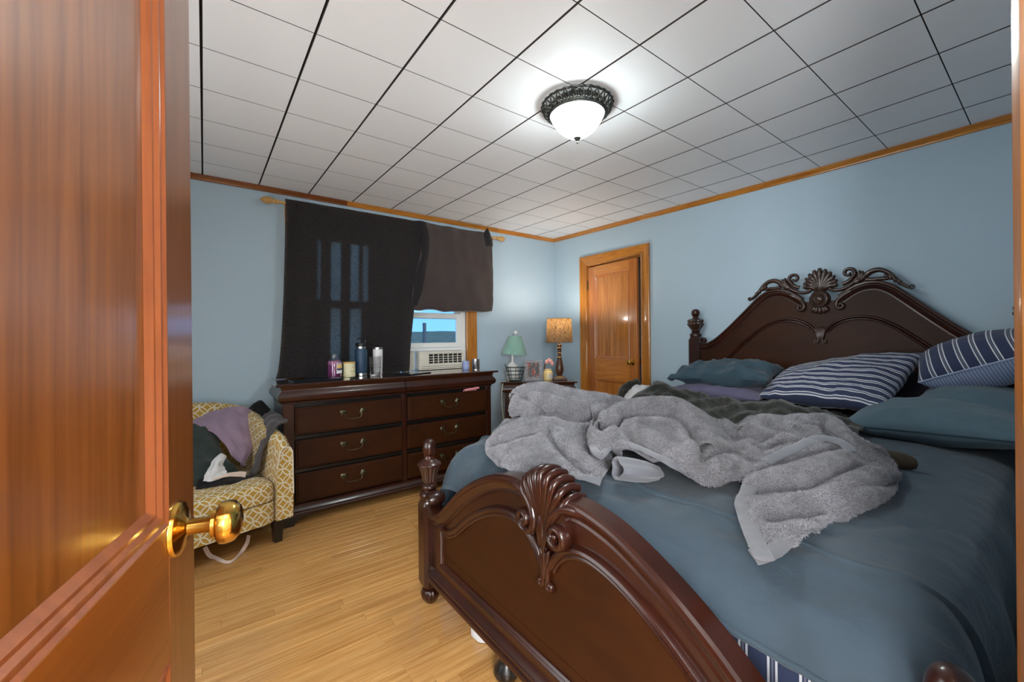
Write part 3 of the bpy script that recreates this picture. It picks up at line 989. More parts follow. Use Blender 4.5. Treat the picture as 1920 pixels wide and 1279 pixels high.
# purple jar candle
M['jar_glass'] = glass('clear_jar_glass', (1, 1, 1, 1), 0.02)
M['wax_purple'] = plain('magenta_wax', S(138, 20, 118), 0.35, var=0.12, coat=0.4)
M['wax_pink'] = plain('pale_melted_wax', S(196, 120, 168), 0.5, var=0.1)
jr = thing('jar_candle', 'purple wax candle in an open clear glass jar on the dresser', 'candle', (0.812, 3.40, DT))
jp = [(0.046, 0.0), (0.052, 0.004), (0.054, 0.012), (0.054, 0.122), (0.050, 0.134), (0.038, 0.146), (0.036, 0.152), (0.036, 0.178), (0.038, 0.180), (0.038, 0.184), (0.034, 0.184), (0.0325, 0.178), (0.0325, 0.152), (0.0345, 0.144), (0.046, 0.131), (0.0505, 0.120), (0.0505, 0.012), (0.001, 0.010)]
lathe_obj('glass_jar', jp, M['jar_glass'], jr, 40)
lathe_obj('wax', [(0.048, 0.0105), (0.0502, 0.014), (0.0502, 0.104), (0.001, 0.106)], M['wax_purple'], jr, 40)
lathe_obj('residue', [(0.0502, 0.1045), (0.0502, 0.120), (0.046, 0.1305), (0.044, 0.129), (0.048, 0.118), (0.048, 0.1062)], M['wax_pink'], jr, 40)
M['label_paper'] = None
def label_mat():
    m, nt, bs = new_mat('candle_label_print')
    tc = nd(nt, 'TexCoord')
    sp = nd(nt, 'SeparateXYZ')
    nt.links.new(tc.outputs['UV'], sp.inputs[0])
    r = ramp(nt, sp.outputs['Y'], [(0.0, S(230, 228, 236)), (0.05, S(236, 236, 240)), (0.26, S(84, 74, 110)), (0.47, S(120, 104, 140)), (0.5, S(226, 190, 110)), (0.78, S(236, 206, 140)), (0.9, S(150, 120, 160))], 'CONSTANT')
    nt.links.new(r.outputs[0], bs.inputs['Base Color'])
    bs.inputs['Roughness'].default_value = 0.5
    return m
M['label_paper'] = label_mat()
def curved_label(name, R, a0, a1, z0, z1, m, root, n=14):
    V, UV = [], []
    for i in range(n + 1):
        a = a0 + (a1 - a0) * i / n
        for k, z in enumerate((z0, z1)):
            V.append((R * math.cos(a), R * math.sin(a), z))
            UV.append((i / n, k))
    return obj(name, (np.array(V), grid_faces(n + 1, 2, flip=True)), m, root, uv=UV)
curved_label('label_border', 0.0543, -1.55, -0.42, 0.036, 0.116, plain('label_white', S(236, 236, 240), 0.5), jr)
curved_label('label', 0.0546, -1.49, -0.48, 0.041, 0.111, M['label_paper'], jr)
# cream candle with wooden lid
M['cream'] = plain('cream_glass', S(226, 218, 178), 0.45, var=0.05)
M['lid_wood'] = wood('pale_lid_wood', S(200, 156, 82), S(226, 186, 112), (6, 40, 40), 0.5, 0.1)
cc = thing('lidded_candle', 'cream candle tumbler with a pale wooden lid on the dresser', 'candle', (0.922, 3.40, DT))
lathe_obj('tumbler', [(0.043, 0.0), (0.046, 0.003), (0.046, 0.108), (0.001, 0.108)], M['cream'], cc)
lathe_obj('lid', [(0.047, 0.1085), (0.0475, 0.110), (0.0475, 0.118), (0.046, 0.1195), (0.001, 0.1195)], M['lid_wood'], cc)
obj('handle_loop', tube([(-0.014, 0, 0.119), (-0.013, 0, 0.126), (0, 0, 0.129), (0.013, 0, 0.126), (0.014, 0, 0.119)], 0.0016, 6), M['old_brass'], cc)
M['print'] = plain('dark_print', S(52, 46, 40), 0.6)
obj('printed_line', (np.array([(0.0464 * math.cos(a), 0.0464 * math.sin(a), z) for a in np.linspace(-1.75, -0.65, 12) for z in (0.0465, 0.0485)]), grid_faces(12, 2, flip=True)), M['print'], cc, smooth=0)
obj('printed_emblem', (np.array([(0.0464 * math.cos(-1.15 + dx), 0.0464 * math.sin(-1.15 + dx), 0.074 + dz) for dx, dz in ((-0.06, 0), (0.06, 0), (0.07, 0.005), (0.0, 0.009), (-0.07, 0.005))]), [(0, 1, 2, 3, 4)]), M['print'], cc, smooth=0)
# blue insulated bottle
M['navy_steel'] = plain('navy_powder_coat', S(38, 66, 92), 0.5, 0.1, var=0.04)
M['steel'] = plain('brushed_steel', S(190, 190, 190), 0.28, 1.0, var=0.05)
M['black_plastic'] = plain('black_plastic', S(20, 22, 24), 0.4, var=0.05)
bt = thing('water_bottle', 'tall navy insulated bottle with black loop cap on the dresser', 'bottle', (1.03, 3.45, DT))
lathe_obj('steel_base', [(0.044, 0.0), (0.047, 0.003), (0.047, 0.022), (0.001, 0.022)], M['steel'], bt)
lathe_obj('body', [(0.048, 0.0225), (0.049, 0.026), (0.049, 0.205), (0.046, 0.217), (0.040, 0.222), (0.001, 0.222)], M['navy_steel'], bt)
lathe_obj('neck', [(0.0385, 0.222), (0.0385, 0.238), (0.001, 0.238)], M['steel'], bt)
cap = lathe_obj('cap', [(0.041, 0.238), (0.042, 0.241), (0.042, 0.262), (0.038, 0.268), (0.001, 0.268)], M['black_plastic'], bt)
hp = crom(np.array([(-0.034, 0, 0.262), (-0.034, 0, 0.285), (-0.030, 0, 0.300), (-0.018, 0, 0.306), (0.018, 0, 0.306), (0.030, 0, 0.300), (0.034, 0, 0.285), (0.034, 0, 0.262)]), 4)
obj('carry_loop', tube(hp, 0.0055, 8), M['black_plastic'], cap)
# white tumbler
M['white_cup'] = plain('white_powder_coat', S(226, 224, 226), 0.4, var=0.02)
wt = thing('tumbler', 'tall slim white tumbler with steel rim beside the navy bottle', 'cup', (1.168, 3.45, DT))
lathe_obj('body', [(0.032, 0.0), (0.035, 0.004), (0.041, 0.212), (0.001, 0.212)], M['white_cup'], wt)
lathe_obj('rim', [(0.0405, 0.2125), (0.0405, 0.228), (0.0375, 0.228), (0.0375, 0.214)], M['steel'], wt)
# cut drinking glass
gs = thing('drinking_glass', 'clear cut drinking glass in front of the white tumbler', 'glass', (1.112, 3.352, DT))
def facet(th, r, z):
    return r * (1 - 0.025 * abs(math.cos(8 * th)))
def facet_in(th, r, z):
    return r
ov, of = lathe([(0.038, 0.0), (0.0405, 0.004), (0.042, 0.03), (0.0445, 0.075), (0.046, 0.11), (0.0465, 0.158), (0.045, 0.158), (0.043, 0.11), (0.039, 0.03), (0.034, 0.014), (0.001, 0.012)], 64, facet)
obj('vessel', (ov, of), M['jar_glass'], gs, smooth=20)
def groove_set(R0, zs):
    return cat([ring_torus(R0 + 0.0002, z, 0.0011, 64, 5) for z in zs])
obj('cut_rings', groove_set(0.0438, (0.07, 0.094)), M['jar_glass'], gs)
# tablet
M['tablet_screen'] = plain('tablet_glass', S(30, 46, 66), 0.08, coat=0.6, var=0.03)
tb = thing('tablet', 'slim tablet lying flat on the dresser near the air conditioner', 'tablet', (1.435, 3.335, DT), 0.42)
obj('body', box(-0.125, 0.125, -0.088, 0.088, 0.0, 0.007, 0.002), M['laptop'], tb)
obj('screen', box(-0.116, 0.116, -0.080, 0.080, 0.0071, 0.0076), M['tablet_screen'], tb, smooth=0)
obj('camera_lens', tf(lathe([(0.003, 0.0072), (0.003, 0.0082), (0.001, 0.0083)], 12), (0.0, 0.084, 0)), M['black_plastic'], tb)
# blue cup candle, steel cup
M['blue_cup'] = plain('periwinkle_glass', S(150, 164, 206), 0.3, var=0.06)
bc = thing('votive_cup', 'small periwinkle blue candle cup on the right end of the dresser', 'cup', (1.965, 3.36, DT))
lathe_obj('cup', [(0.026, 0.0), (0.031, 0.006), (0.0335, 0.03), (0.034, 0.084), (0.032, 0.084), (0.0315, 0.062), (0.001, 0.061)], M['blue_cup'], bc)
lathe_obj('wax', [(0.0312, 0.0615), (0.0312, 0.066), (0.001, 0.066)], M['cream'], bc)
curved_label('label', 0.0344, -1.5, -0.7, 0.034, 0.062, plain('pale_label', S(178, 186, 216), 0.5), bc)
sc_ = thing('steel_cup', 'round brushed steel cup on the right end of the dresser', 'cup', (2.055, 3.33, DT))
lathe_obj('cup', [(0.034, 0.0), (0.036, 0.003), (0.036, 0.100), (0.0345, 0.1005), (0.0335, 0.098), (0.0335, 0.006), (0.001, 0.005)], M['steel'], sc_)
lathe_obj('foot_ring', [(0.0345, 0.0), (0.0366, 0.0), (0.0366, 0.005), (0.036, 0.006)], M['steel'], sc_)

# ------------------------------------------------------------------ window air conditioner
M['ac'] = plain('aged_white_plastic', S(214, 208, 194), 0.5, var=0.03)
M['ac_dark'] = plain('vent_dark', S(26, 26, 26), 0.7)
ac = thing('air_conditioner', 'cream window air conditioner with dark vent grille under the raised sash', 'air conditioner', (1.83, 3.66, 0.9715))
z0 = 0.9715
robj('housing', box(1.600, 2.075, 3.60, 3.95, z0, 1.148, 0.012), M['ac'], ac)
robj('front_panel', cat([box(1.598, 1.690, 3.575, 3.602, z0, 1.140, 0.005), box(2.052, 2.078, 3.575, 3.602, z0, 1.140, 0.004), box(1.690, 2.052, 3.575, 3.602, 1.118, 1.140, 0.004), box(1.690, 2.052, 3.575, 3.602, z0, 1.030, 0.004)]), M['ac'], ac)
robj('vent_backing', box(1.690, 2.052, 3.597, 3.5995, 1.030, 1.118), M['ac_dark'], ac, smooth=0)
for k in range(3):
    robj('vane', box(1.690, 2.052, 3.580, 3.592, 1.048 + 0.0225 * k, 1.0525 + 0.0225 * k), M['ac'], ac, smooth=0)
for k in range(8):
    xx = 1.690 + 0.362 * k / 7
    robj('grille_bar', box(xx - 0.003, xx + 0.003, 3.577, 3.586, 1.030, 1.118), M['ac'], ac, smooth=0)
for k in range(2):
    robj('slot', box(1.61, 2.06, 3.5735, 3.5755, 0.985 + 0.018 * k, 0.988 + 0.018 * k), M['ac_dark'], ac, smooth=0)
robj('accordion_panel', cat([box(1.462 + 0.016 * k, 1.474 + 0.016 * k, 3.655 + 0.003 * (k % 2), 3.68, z0, 1.176) for k in range(8)]), M['ac'], ac, smooth=0)
robj('top_rail', box(1.462, 2.09, 3.645, 3.675, 1.150, 1.176, 0.003), M['vinyl'], ac)

# ------------------------------------------------------------------ curtain rod and curtains
rod_y, rod_z = 3.573, 2.318
M['rod'] = wood('pale_rod_wood', S(186, 140, 74), S(214, 172, 104), (3, 30, 30), 0.35, 0.4)
rd = thing('curtain_rod', 'wooden curtain rod with turned finials over the window', 'curtain rod', (1.45, rod_y, rod_z))
v, f = lathe([(0.012, -0.99), (0.012, 1.02)], 16)
obj('pole', (np.stack([v[:, 2], v[:, 0], v[:, 1]], 1), f), M['rod'], rd)
fp = [(0.012, 0.0), (0.019, 0.004), (0.019, 0.012), (0.013, 0.016), (0.018, 0.022), (0.018, 0.028), (0.014, 0.034), (0.022, 0.046), (0.027, 0.060), (0.027, 0.078), (0.022, 0.096), (0.013, 0.110), (0.004, 0.118), (0.001, 0.119)]
for sg, xe in ((-1, -0.99), (1, 1.02)):
    v, f = lathe(fp, 20)
    if sg < 0:
        f = [tuple(reversed(q)) for q in f]
    obj('finial', (np.stack([xe + sg * v[:, 2], v[:, 0], v[:, 1]], 1), f), M['rod'], rd)
for xb in (-0.925, 0.98):
    obj('bracket', cat([box(xb - 0.012, xb + 0.012, 0.0, YW - 0.0245 - rod_y, -0.022, -0.0125, 0.002), box(xb - 0.014, xb + 0.014, YW - 0.034 - rod_y, YW - 0.0245 - rod_y, -0.10, 0.012, 0.002), ]), M['trim_v'], rd)

def curtain_mat():
    m, nt, bs = new_mat('black_curtain_cloth')
    mp = mapping(nt, (1, 1, 1))
    n = noise_tex(nt, mp, 170, 3, 0.75)
    r = ramp(nt, n.outputs['Fac'], [(0.36, (0.16, 0.12, 0.09, 1)), (0.62, (0.95, 0.68, 0.47, 1))])
    tr = nd(nt, 'BsdfTranslucent')
    nt.links.new(r.outputs[0], tr.inputs['Color'])
    bs.inputs['Base Color'].default_value = S(42, 40, 42)
    bs.inputs['Roughness'].default_value = 0.75
    bs.inputs['Sheen Weight'].default_value = 0.25
    bs.inputs['Specular IOR Level'].default_value = 0.25
    bump(nt, bs, n.outputs['Fac'], 0.15, 0.001)
    mx = nd(nt, 'MixShader')
    mx.inputs[0].default_value = 0.42
    nt.links.new(bs.outputs[0], mx.inputs[1])
    nt.links.new(tr.outputs[0], mx.inputs[2])
    nt.links.new(mx.outputs[0], nt.nodes['Material Output'].inputs[0])
    return m
M['curtain'] = curtain_mat()
M['opaque_cloth'] = fabric('black_opaque_cloth', S(30, 28, 30), 0.8, 0.1)
M['curtain_brown'] = fabric('black_brown_curtain', S(56, 46, 44), 0.6, 0.12, sheen=0.5, vscale=4.0)
cu = thing('curtain', 'long black curtain panel hanging over the left half of the window', 'curtain', (1.0, rod_y, 2.33), group=None)
rows = []
zs = [2.347, 2.325, 2.25, 2.0, 1.6, 1.25, 1.05, 0.9745]
le = [0.505, 0.507, 0.507, 0.500, 0.487, 0.468, 0.448, 0.430]
re_ = [1.585, 1.588, 1.600, 1.585, 1.540, 1.500, 1.486, 1.478]
for k, z in enumerate(zs):
    row = []
    for j in range(13):
        t = j / 12
        x = le[k] + (re_[k] - le[k]) * t
        fold = (0.010 * math.sin(9.2 * t * PI) + 0.006 * math.sin(17 * t * PI + 1)) * min(1.0, 0.15 + k / 5)
        yy = rod_y - 0.0175 - (0.0 if k < 2 else 0.004) + fold * 0.8 - 0.012 * (k / 7)
        row.append((x, yy, z))
    rows.append(row)
P = cloth_grid(np.array(rows), 7, 7, amp=0.004, nsc=6, seed=2.0)
robj('panel', (lambda vf: vf)((P.reshape(-1, 3), grid_faces(P.shape[0], P.shape[1], flip=True))), M['curtain'], cu, smooth=80)
# added opaque cloth behind the panel; gaps cut so light shows as narrow bands
def light_gap(x, z):
    xr = x + 0.055 * max(0.0, (2.1 - z)) * 0.35
    if z > 2.06 or 1.515 < z < 1.585 or z < 1.02:  # uncut strip imitates the shade of the sash meeting rail
        return False
    if z > 1.55:
        return 0.735 < xr < 0.760 or 0.835 < xr < 0.905 or 0.985 < xr < 1.050 or 1.082 < xr < 1.122
    return 0.835 < xr < 0.905 or 0.985 < xr < 1.07
Pl = bicubic(np.array(rows), 28, 16)
n_, m__ = Pl.shape[:2]
NP = grid_normals(Pl)
Pl = Pl + np.array([0, 0.011, 0])
Fl = [q for q in grid_faces(n_, m__) if not light_gap(Pl.reshape(-1, 3)[list(q), 0].mean(), Pl.reshape(-1, 3)[list(q), 2].mean())]
robj('opaque_cloth', (Pl.reshape(-1, 3), Fl), M['opaque_cloth'], cu, smooth=80)
obj('rod_pocket', rel(cat([tube([(0.512, rod_y, rod_z), (1.58, rod_y, rod_z)], 0.0155, 14)]), cu), M['opaque_cloth'], cu)
# ------------------------------------------------------------------ carved bed
BYC = 0.968                      # centre line of the bed
FX, HX = 0.865, 3.285            # footboard and headboard planes
bed = thing('bed', 'large dark carved mahogany bed with arched headboard and footboard', 'bed', (2.0, BYC, 0))

def board_to_world(X0, pts, b):
    """(s, z) on the board plane, b proud towards the foot (-X); relative to the bed root"""
    return [(X0 - bb - bed.location.x, s, z) for (s, z), bb in zip(pts, b)]

def sweep2(path, prof, X0, sa=1.0, sb=1.0, b0=0.0, closed_prof=True, cap=True):
    P = np.asarray(path, float)
    n = len(P)
    T = np.gradient(P, axis=0)
    T /= np.linalg.norm(T, axis=1)[:, None] + 1e-12
    N = np.stack([-T[:, 1], T[:, 0]], 1)
    sa = np.broadcast_to(np.asarray(sa, float), (n,))
    sb = np.broadcast_to(np.asarray(sb, float), (n,))
    b0 = np.broadcast_to(np.asarray(b0, float), (n,))
    V = []
    for i in range(n):
        for a, b in prof:
            q = P[i] + N[i] * a * sa[i]
            V.append((X0 - (b * sb[i] + b0[i]) - bed.location.x, q[0], q[1]))
    k = len(prof)
    F = grid_faces(n, k, wrap_m=True)
    if cap:
        F += [tuple(reversed(range(k))), tuple(range((n - 1) * k, n * k))]
    return np.array(V), F

def half_round(k=8, flat=0.0):
    return [(math.cos(PI * i / k), math.sin(PI * i / k) + flat) for i in range(k + 1)] + [(-1, -0.15), (1, -0.15)]
HR = half_round()
FULL = [(math.cos(2 * PI * i / 10), math.sin(2 * PI * i / 10)) for i in range(10)]

def mirror(path):
    return np.asarray(path, float) * np.array([-1, 1])

def spiral(c, r0, r1, a0, turns, n=26):
    """spiral from radius r0 (outer) to r1, start angle a0, signed turns"""
    out = []
    for i in range(n + 1):
        t = i / n
        r = r0 * (1 - t) ** 0.9 + r1 * t
        a = a0 + 2 * PI * turns * t
        out.append((c[0] + r * math.cos(a), c[1] + r * math.sin(a)))
    return np.array(out)

def resample(path, n):
    P = np.asarray(path, float)
    d = np.concatenate([[0], np.cumsum(np.linalg.norm(np.diff(P, axis=0), axis=1))])
    t = np.linspace(0, d[-1], n)
    return np.stack([np.interp(t, d, P[:, k]) for k in range(P.shape[1])], 1)

def panel_mesh(top, zbot, x_front, x_back, X0, half, n=90):
    """board between z = zbot and the top curve (s>=0 list, mirrored), with thickness"""
    s = np.linspace(-half, half, n)
    t = np.asarray(top, float)
    z = np.interp(np.abs(s), t[:, 0], t[:, 1])
    V = []
    for b in (x_front, x_back):
        for k in range(n):
            V.append((X0 - b - bed.location.x, s[k], zbot))
        for k in range(n):
            V.append((X0 - b - bed.location.x, s[k], z[k]))
    F = []
    m = 2 * n
    for k in range(n - 1):
        F.append((k, n + k, n + k + 1, k + 1))
        F.append((m + k, m + k + 1, m + n + k + 1, m + n + k))
        F.append((n + k, m + n + k, m + n + k + 1, n + k + 1))
        F.append((k, k + 1, m + k + 1, m + k))
    F.append((0, m, m + n, n))
    F.append((n - 1, 2 * n - 1, m + 2 * n - 1, m + n - 1))
    return np.array(V), F

def petal(path, w, h, X0, b0=0.0, nn=14, root=0.5):
    """raised leaf blade along a board-plane path"""
    P = resample(crom(np.asarray(path, float), 6), nn)
    t = np.linspace(0, 1, nn)
    sh = (np.sin(PI * np.clip(t * 0.93 + 0.07, 0, 1)) ** root)
    sh[0] = max(sh[0], 0.25)
    return sweep2(P, HR, X0, sa=w * sh, sb=h * (0.35 + 0.65 * sh), b0=b0)

# ---- footboard -------------------------------------------------------------
ftop = crom(np.array([(0.0, 0.775), (0.05, 0.775), (0.10, 0.787), (0.15, 0.790), (0.21, 0.782), (0.28, 0.764), (0.36, 0.730), (0.45, 0.682), (0.54, 0.622), (0.62, 0.556), (0.69, 0.497), (0.745, 0.464), (0.79, 0.452), (0.835, 0.460)]), 8)
fb = obj('footboard', panel_mesh(ftop - np.array([0, 0.03]), 0.15, 0.012, -0.014, FX, 0.835), M['mahog'], bed, smooth=40)
cap_prof = [(-0.058, -0.016), (-0.010, -0.032), (0.000, -0.034), (0.006, -0.028), (0.006, 0.030), (0.001, 0.038), (-0.008, 0.040), (-0.014, 0.034), (-0.020, 0.034), (-0.030, 0.026), (-0.044, 0.020), (-0.052, 0.022), (-0.058, 0.016)]
for sg in (1, -1):
    p = ftop[ftop[:, 0] > 0.075]
    if sg < 0:
        p = mirror(p)[::-1]
    # path must run with +90 deg normal upwards: travel towards +s
    obj('cap_rail', sweep2(p, cap_prof, FX), M['mahog'], fb, smooth=30)
# inner volutes that roll in from the cap rail under the shell
for sg in (1, -1):
    c = np.array([0.074, 0.684])
    sp_ = spiral(c, 0.040, 0.007, PI * 0.93, 1.35, 34)
    lead = crom(np.array([(0.19, 0.772), (0.135, 0.776), (0.085, 0.762), (0.050, 0.732), (0.0352, 0.700)]), 6)
    path = np.concatenate([lead, sp_[1:]])
    if sg < 0:
        path = mirror(path)
    n = len(path)
    t = np.linspace(0, 1, n)
    obj('volute', sweep2(path, HR, FX, sa=0.020 * (1 - 0.5 * t) * np.minimum(1, 0.25 + t / 0.12), sb=0.026 * np.minimum(1, 0.3 + t / 0.12), b0=0.018 + 0.022 * t), M['mahog'], fb, smooth=50)
    obj('volute_eye', tf(sphere((FX - 0.05 - bed.location.x, sg * c[0], c[1]), 0.010, 6, (1.2, 1, 1))), M['mahog'], fb)
# fluted shell at the centre: each flute a part
for k in range(9):
    a = (k - 4) / 4 * 0.66
    pts, n = [], 16
    base = np.array([0.0, 0.600])
    L_ = 0.245 - 0.030 * abs(a) ** 1.3
    V3 = []
    for i in range(n):
        t = i / (n - 1)
        if t < 0.72:
            u = t / 0.72
            ss = math.sin(a) * L_ * u ** 1.5 * 0.74
            zz = base[1] + L_ * (0.10 + 0.90 * math.cos(a)) * u
            bb = 0.030 + 0.012 * u - 0.010 * abs(a) * u
        else:
            u = (t - 0.72) / 0.28
            ss = math.sin(a) * L_ * 0.74 * (1 - 0.03 * u)
            zz = base[1] + L_ * (0.10 + 0.90 * math.cos(a)) + 0.012 * math.sin(PI * u)
            bb = 0.042 - 0.010 * abs(a) - 0.080 * u
        V3.append((FX - bb - bed.location.x, ss, zz))
    rad = [0.0045 + 0.0085 * min(1.0, (i / (n - 1)) / 0.6) for i in range(n)]
    obj('shell_flute', tube(V3, rad, 10), M['mahog'], fb, smooth=60)
obj('shell_core', panel_mesh([(0, 0.815), (0.06, 0.800), (0.105, 0.74)], 0.66, 0.036, -0.030, FX, 0.105, 21), M['mahog'], fb, smooth=40)
obj('shell_tip', petal([(0.0, 0.735), (0.004, 0.67), (0.012, 0.612)], 0.020, 0.03, FX, 0.020), M['mahog'], fb, smooth=50)
# raised inner moulding
inn = crom(np.array([(0.022, 0.560), (0.045, 0.596), (0.085, 0.632), (0.14, 0.653), (0.20, 0.655), (0.27, 0.640), (0.34, 0.612), (0.42, 0.568), (0.50, 0.512), (0.57, 0.456), (0.63, 0.421), (0.68, 0.408), (0.725, 0.416)]), 6)
mp_ = [(-0.020, 0.0), (-0.020, 0.010), (-0.014, 0.013), (-0.008, 0.011), (-0.004, 0.016), (0.004, 0.021), (0.012, 0.018), (0.017, 0.010), (0.018, 0.0)]
for sg in (1, -1):
    p = inn if sg > 0 else mirror(inn)[::-1]
    obj('inner_moulding', sweep2(p, mp_, FX, b0=0.011), M['mahog'], fb, smooth=30)
    obj('field_panel', None or panel_mesh([(0, 0.3), (1, 0.3)], 0.245, 0.0135, 0.012, FX, 0.70, 3), M['mahog_panel'], fb) if sg > 0 else None
    v = np.array([(0.715 * sg, 0.425), (0.715 * sg, 0.262)])
    obj('side_moulding', sweep2(resample(v, 4), mp_, FX, b0=0.011, sa=-sg * 1.0), M['mahog'], fb, smooth=30)
    # small curled drop of the centre
    obj('drop_curl', sweep2(np.concatenate([crom(np.array([(0.022, 0.565), (0.013, 0.545), (0.010, 0.520)]), 5) * [sg, 1], (spiral((0.020, 0.502), 0.0125, 0.003, PI * 0.8, 1.1, 16) * [sg, 1])]), HR, FX, sa=0.0085, sb=0.012, b0=0.020), M['mahog'], fb, smooth=50)
    obj('drop_leaf', petal([(0.004 * sg, 0.535), (0.012 * sg, 0.585), (0.020 * sg, 0.612)], 0.010, 0.012, FX, 0.022), M['mahog'], fb, smooth=50)
obj('drop_leaf', petal([(0.0, 0.520), (0.0, 0.580), (0.0, 0.618)], 0.010, 0.016, FX, 0.022), M['mahog'], fb, smooth=50)
# field veneer under the moulding
fld = [(0.0, 0.56)] + [tuple(q) for q in inn]
fv = panel_mesh(fld, 0.25, 0.0125, 0.011, FX, 0.71, 90)
obj('veneer', fv, M['mahog_panel'], fb, smooth=40)
def hmould(zc_, prof, half, name='base_moulding'):
    p = np.array([(-half, zc_), (0, zc_), (half, zc_)])
    return obj(name, sweep2(p, prof, FX), M['mahog'], fb, smooth=30)
hmould(0.250, [(-0.014, 0.008), (-0.014, 0.022), (-0.006, 0.026), (0.000, 0.021), (0.006, 0.024), (0.013, 0.019), (0.016, 0.008)], 0.72, 'panel_moulding')
hmould(0.160, [(-0.030, -0.02), (-0.030, 0.034), (-0.022, 0.038), (-0.010, 0.036), (-0.006, 0.028), (0.004, 0.034), (0.014, 0.036), (0.020, 0.028), (0.028, 0.022), (0.034, 0.012), (0.034, -0.02)], 0.835)
# end scrolls against the posts
for sg in (1, -1):
    c = np.array([0.802, 0.508])
    sp_ = spiral(c, 0.045, 0.010, -PI * 0.62, 0.95, 26) * [1, 1]
    path = np.concatenate([crom(np.array([(0.70, 0.478), (0.74, 0.455), (0.772, 0.4555)]), 5), sp_[3:]]) * [sg, 1]
    obj('end_scroll', sweep2(path if sg > 0 else path, [(a, b) for a, b in FULL], FX, sa=0.015, sb=0.040), M['mahog'], fb, smooth=60)

# ---- posts ------------------------------------------------------------------
def oct_post(w, z0, z1, c):
    pts = [(-w, -w + c), (-w + c, -w), (w - c, -w), (w, -w + c), (w, w - c), (w - c, w), (-w + c, w), (-w, w - c)]
    tight = 0.72
    V = []
    for z, k in ((z0, tight), (z0 + 0.03, 1.0), (z1 - 0.03, 1.0), (z1, tight)):
        V += [(x * k, y * k, z) for x, y in pts]
    return np.array(V), grid_faces(4, 8, wrap_m=True) + [tuple(reversed(range(8))), tuple(range(24, 32))]
def sl(prof, k=4):
    return [tuple(q) for q in crom(np.array(prof), k)]
def gad(k, amp):
    return lambda th, r, z: r * (1 + amp * math.cos(k * th))
def foot_post(y, X0):
    lo = np.array([X0 - bed.location.x, y, 0])
    p = obj('post', tf(oct_post(0.046, 0.078, 0.505, 0.016), lo), M['mahog'], bed, smooth=25)
    obj('bun_foot', tf(lathe(sl([(0.020, 0.0), (0.026, 0.006), (0.040, 0.028), (0.044, 0.048), (0.036, 0.066), (0.026, 0.071), (0.032, 0.076), (0.036, 0.082)]), 48, gad(12, 0.035)), lo), M['mahog'], p, smooth=60)
    obj('collar', tf(lathe(sl([(0.034, 0.500), (0.044, 0.506), (0.047, 0.518), (0.042, 0.530), (0.030, 0.538), (0.034, 0.546), (0.037, 0.556), (0.032, 0.566), (0.022, 0.574)]), 32), lo), M['mahog'], p, smooth=50)
    obj('urn', tf(lathe(sl([(0.024, 0.572), (0.030, 0.580), (0.034, 0.600), (0.039, 0.625), (0.046, 0.648), (0.048, 0.656)]), 84, gad(14, 0.06)), lo), M['mahog_carve'], p, smooth=60)
    obj('finial', tf(lathe(sl([(0.048, 0.655), (0.056, 0.659), (0.057, 0.665), (0.046, 0.675), (0.030, 0.686), (0.024, 0.698), (0.0225, 0.704), (0.029, 0.716), (0.0315, 0.736), (0.030, 0.754), (0.023, 0.772), (0.012, 0.782), (0.001, 0.785)]), 32), lo), M['mahog'], p, smooth=50)
for sg in (1, -1):
    foot_post(sg * 0.868, FX)
def head_post(y, X0):
    lo = np.array([X0 - bed.location.x, y, 0])
    p = obj('post', tf(oct_post(0.048, 0.10, 1.262, 0.016), lo), M['mahog'], bed, smooth=25)
    obj('bun_foot', tf(lathe([(0.024, 0.0), (0.030, 0.006), (0.046, 0.04), (0.044, 0.07), (0.030, 0.085), (0.040, 0.102)], 32), lo), M['mahog'], p, smooth=60)
    obj('collar', tf(lathe([(0.034, 1.260), (0.046, 1.264), (0.048, 1.278), (0.040, 1.290), (0.030, 1.296), (0.036, 1.306), (0.030, 1.316)], 32), lo), M['mahog'], p, smooth=50)
    obj('urn', tf(lathe(sl([(0.030, 1.314), (0.040, 1.328), (0.056, 1.352), (0.062, 1.368), (0.054, 1.378), (0.060, 1.388), (0.056, 1.402), (0.034, 1.410)]), 72, gad(9, 0.07)), lo), M['mahog_carve'], p, smooth=60)
    obj('finial', tf(lathe(sl([(0.034, 1.408), (0.026, 1.418), (0.020, 1.426), (0.030, 1.440), (0.034, 1.456), (0.031, 1.472), (0.020, 1.486), (0.001, 1.491)]), 24), lo), M['mahog'], p, smooth=50)
for sg in (1, -1):
    head_post(sg * 0.872, HX)

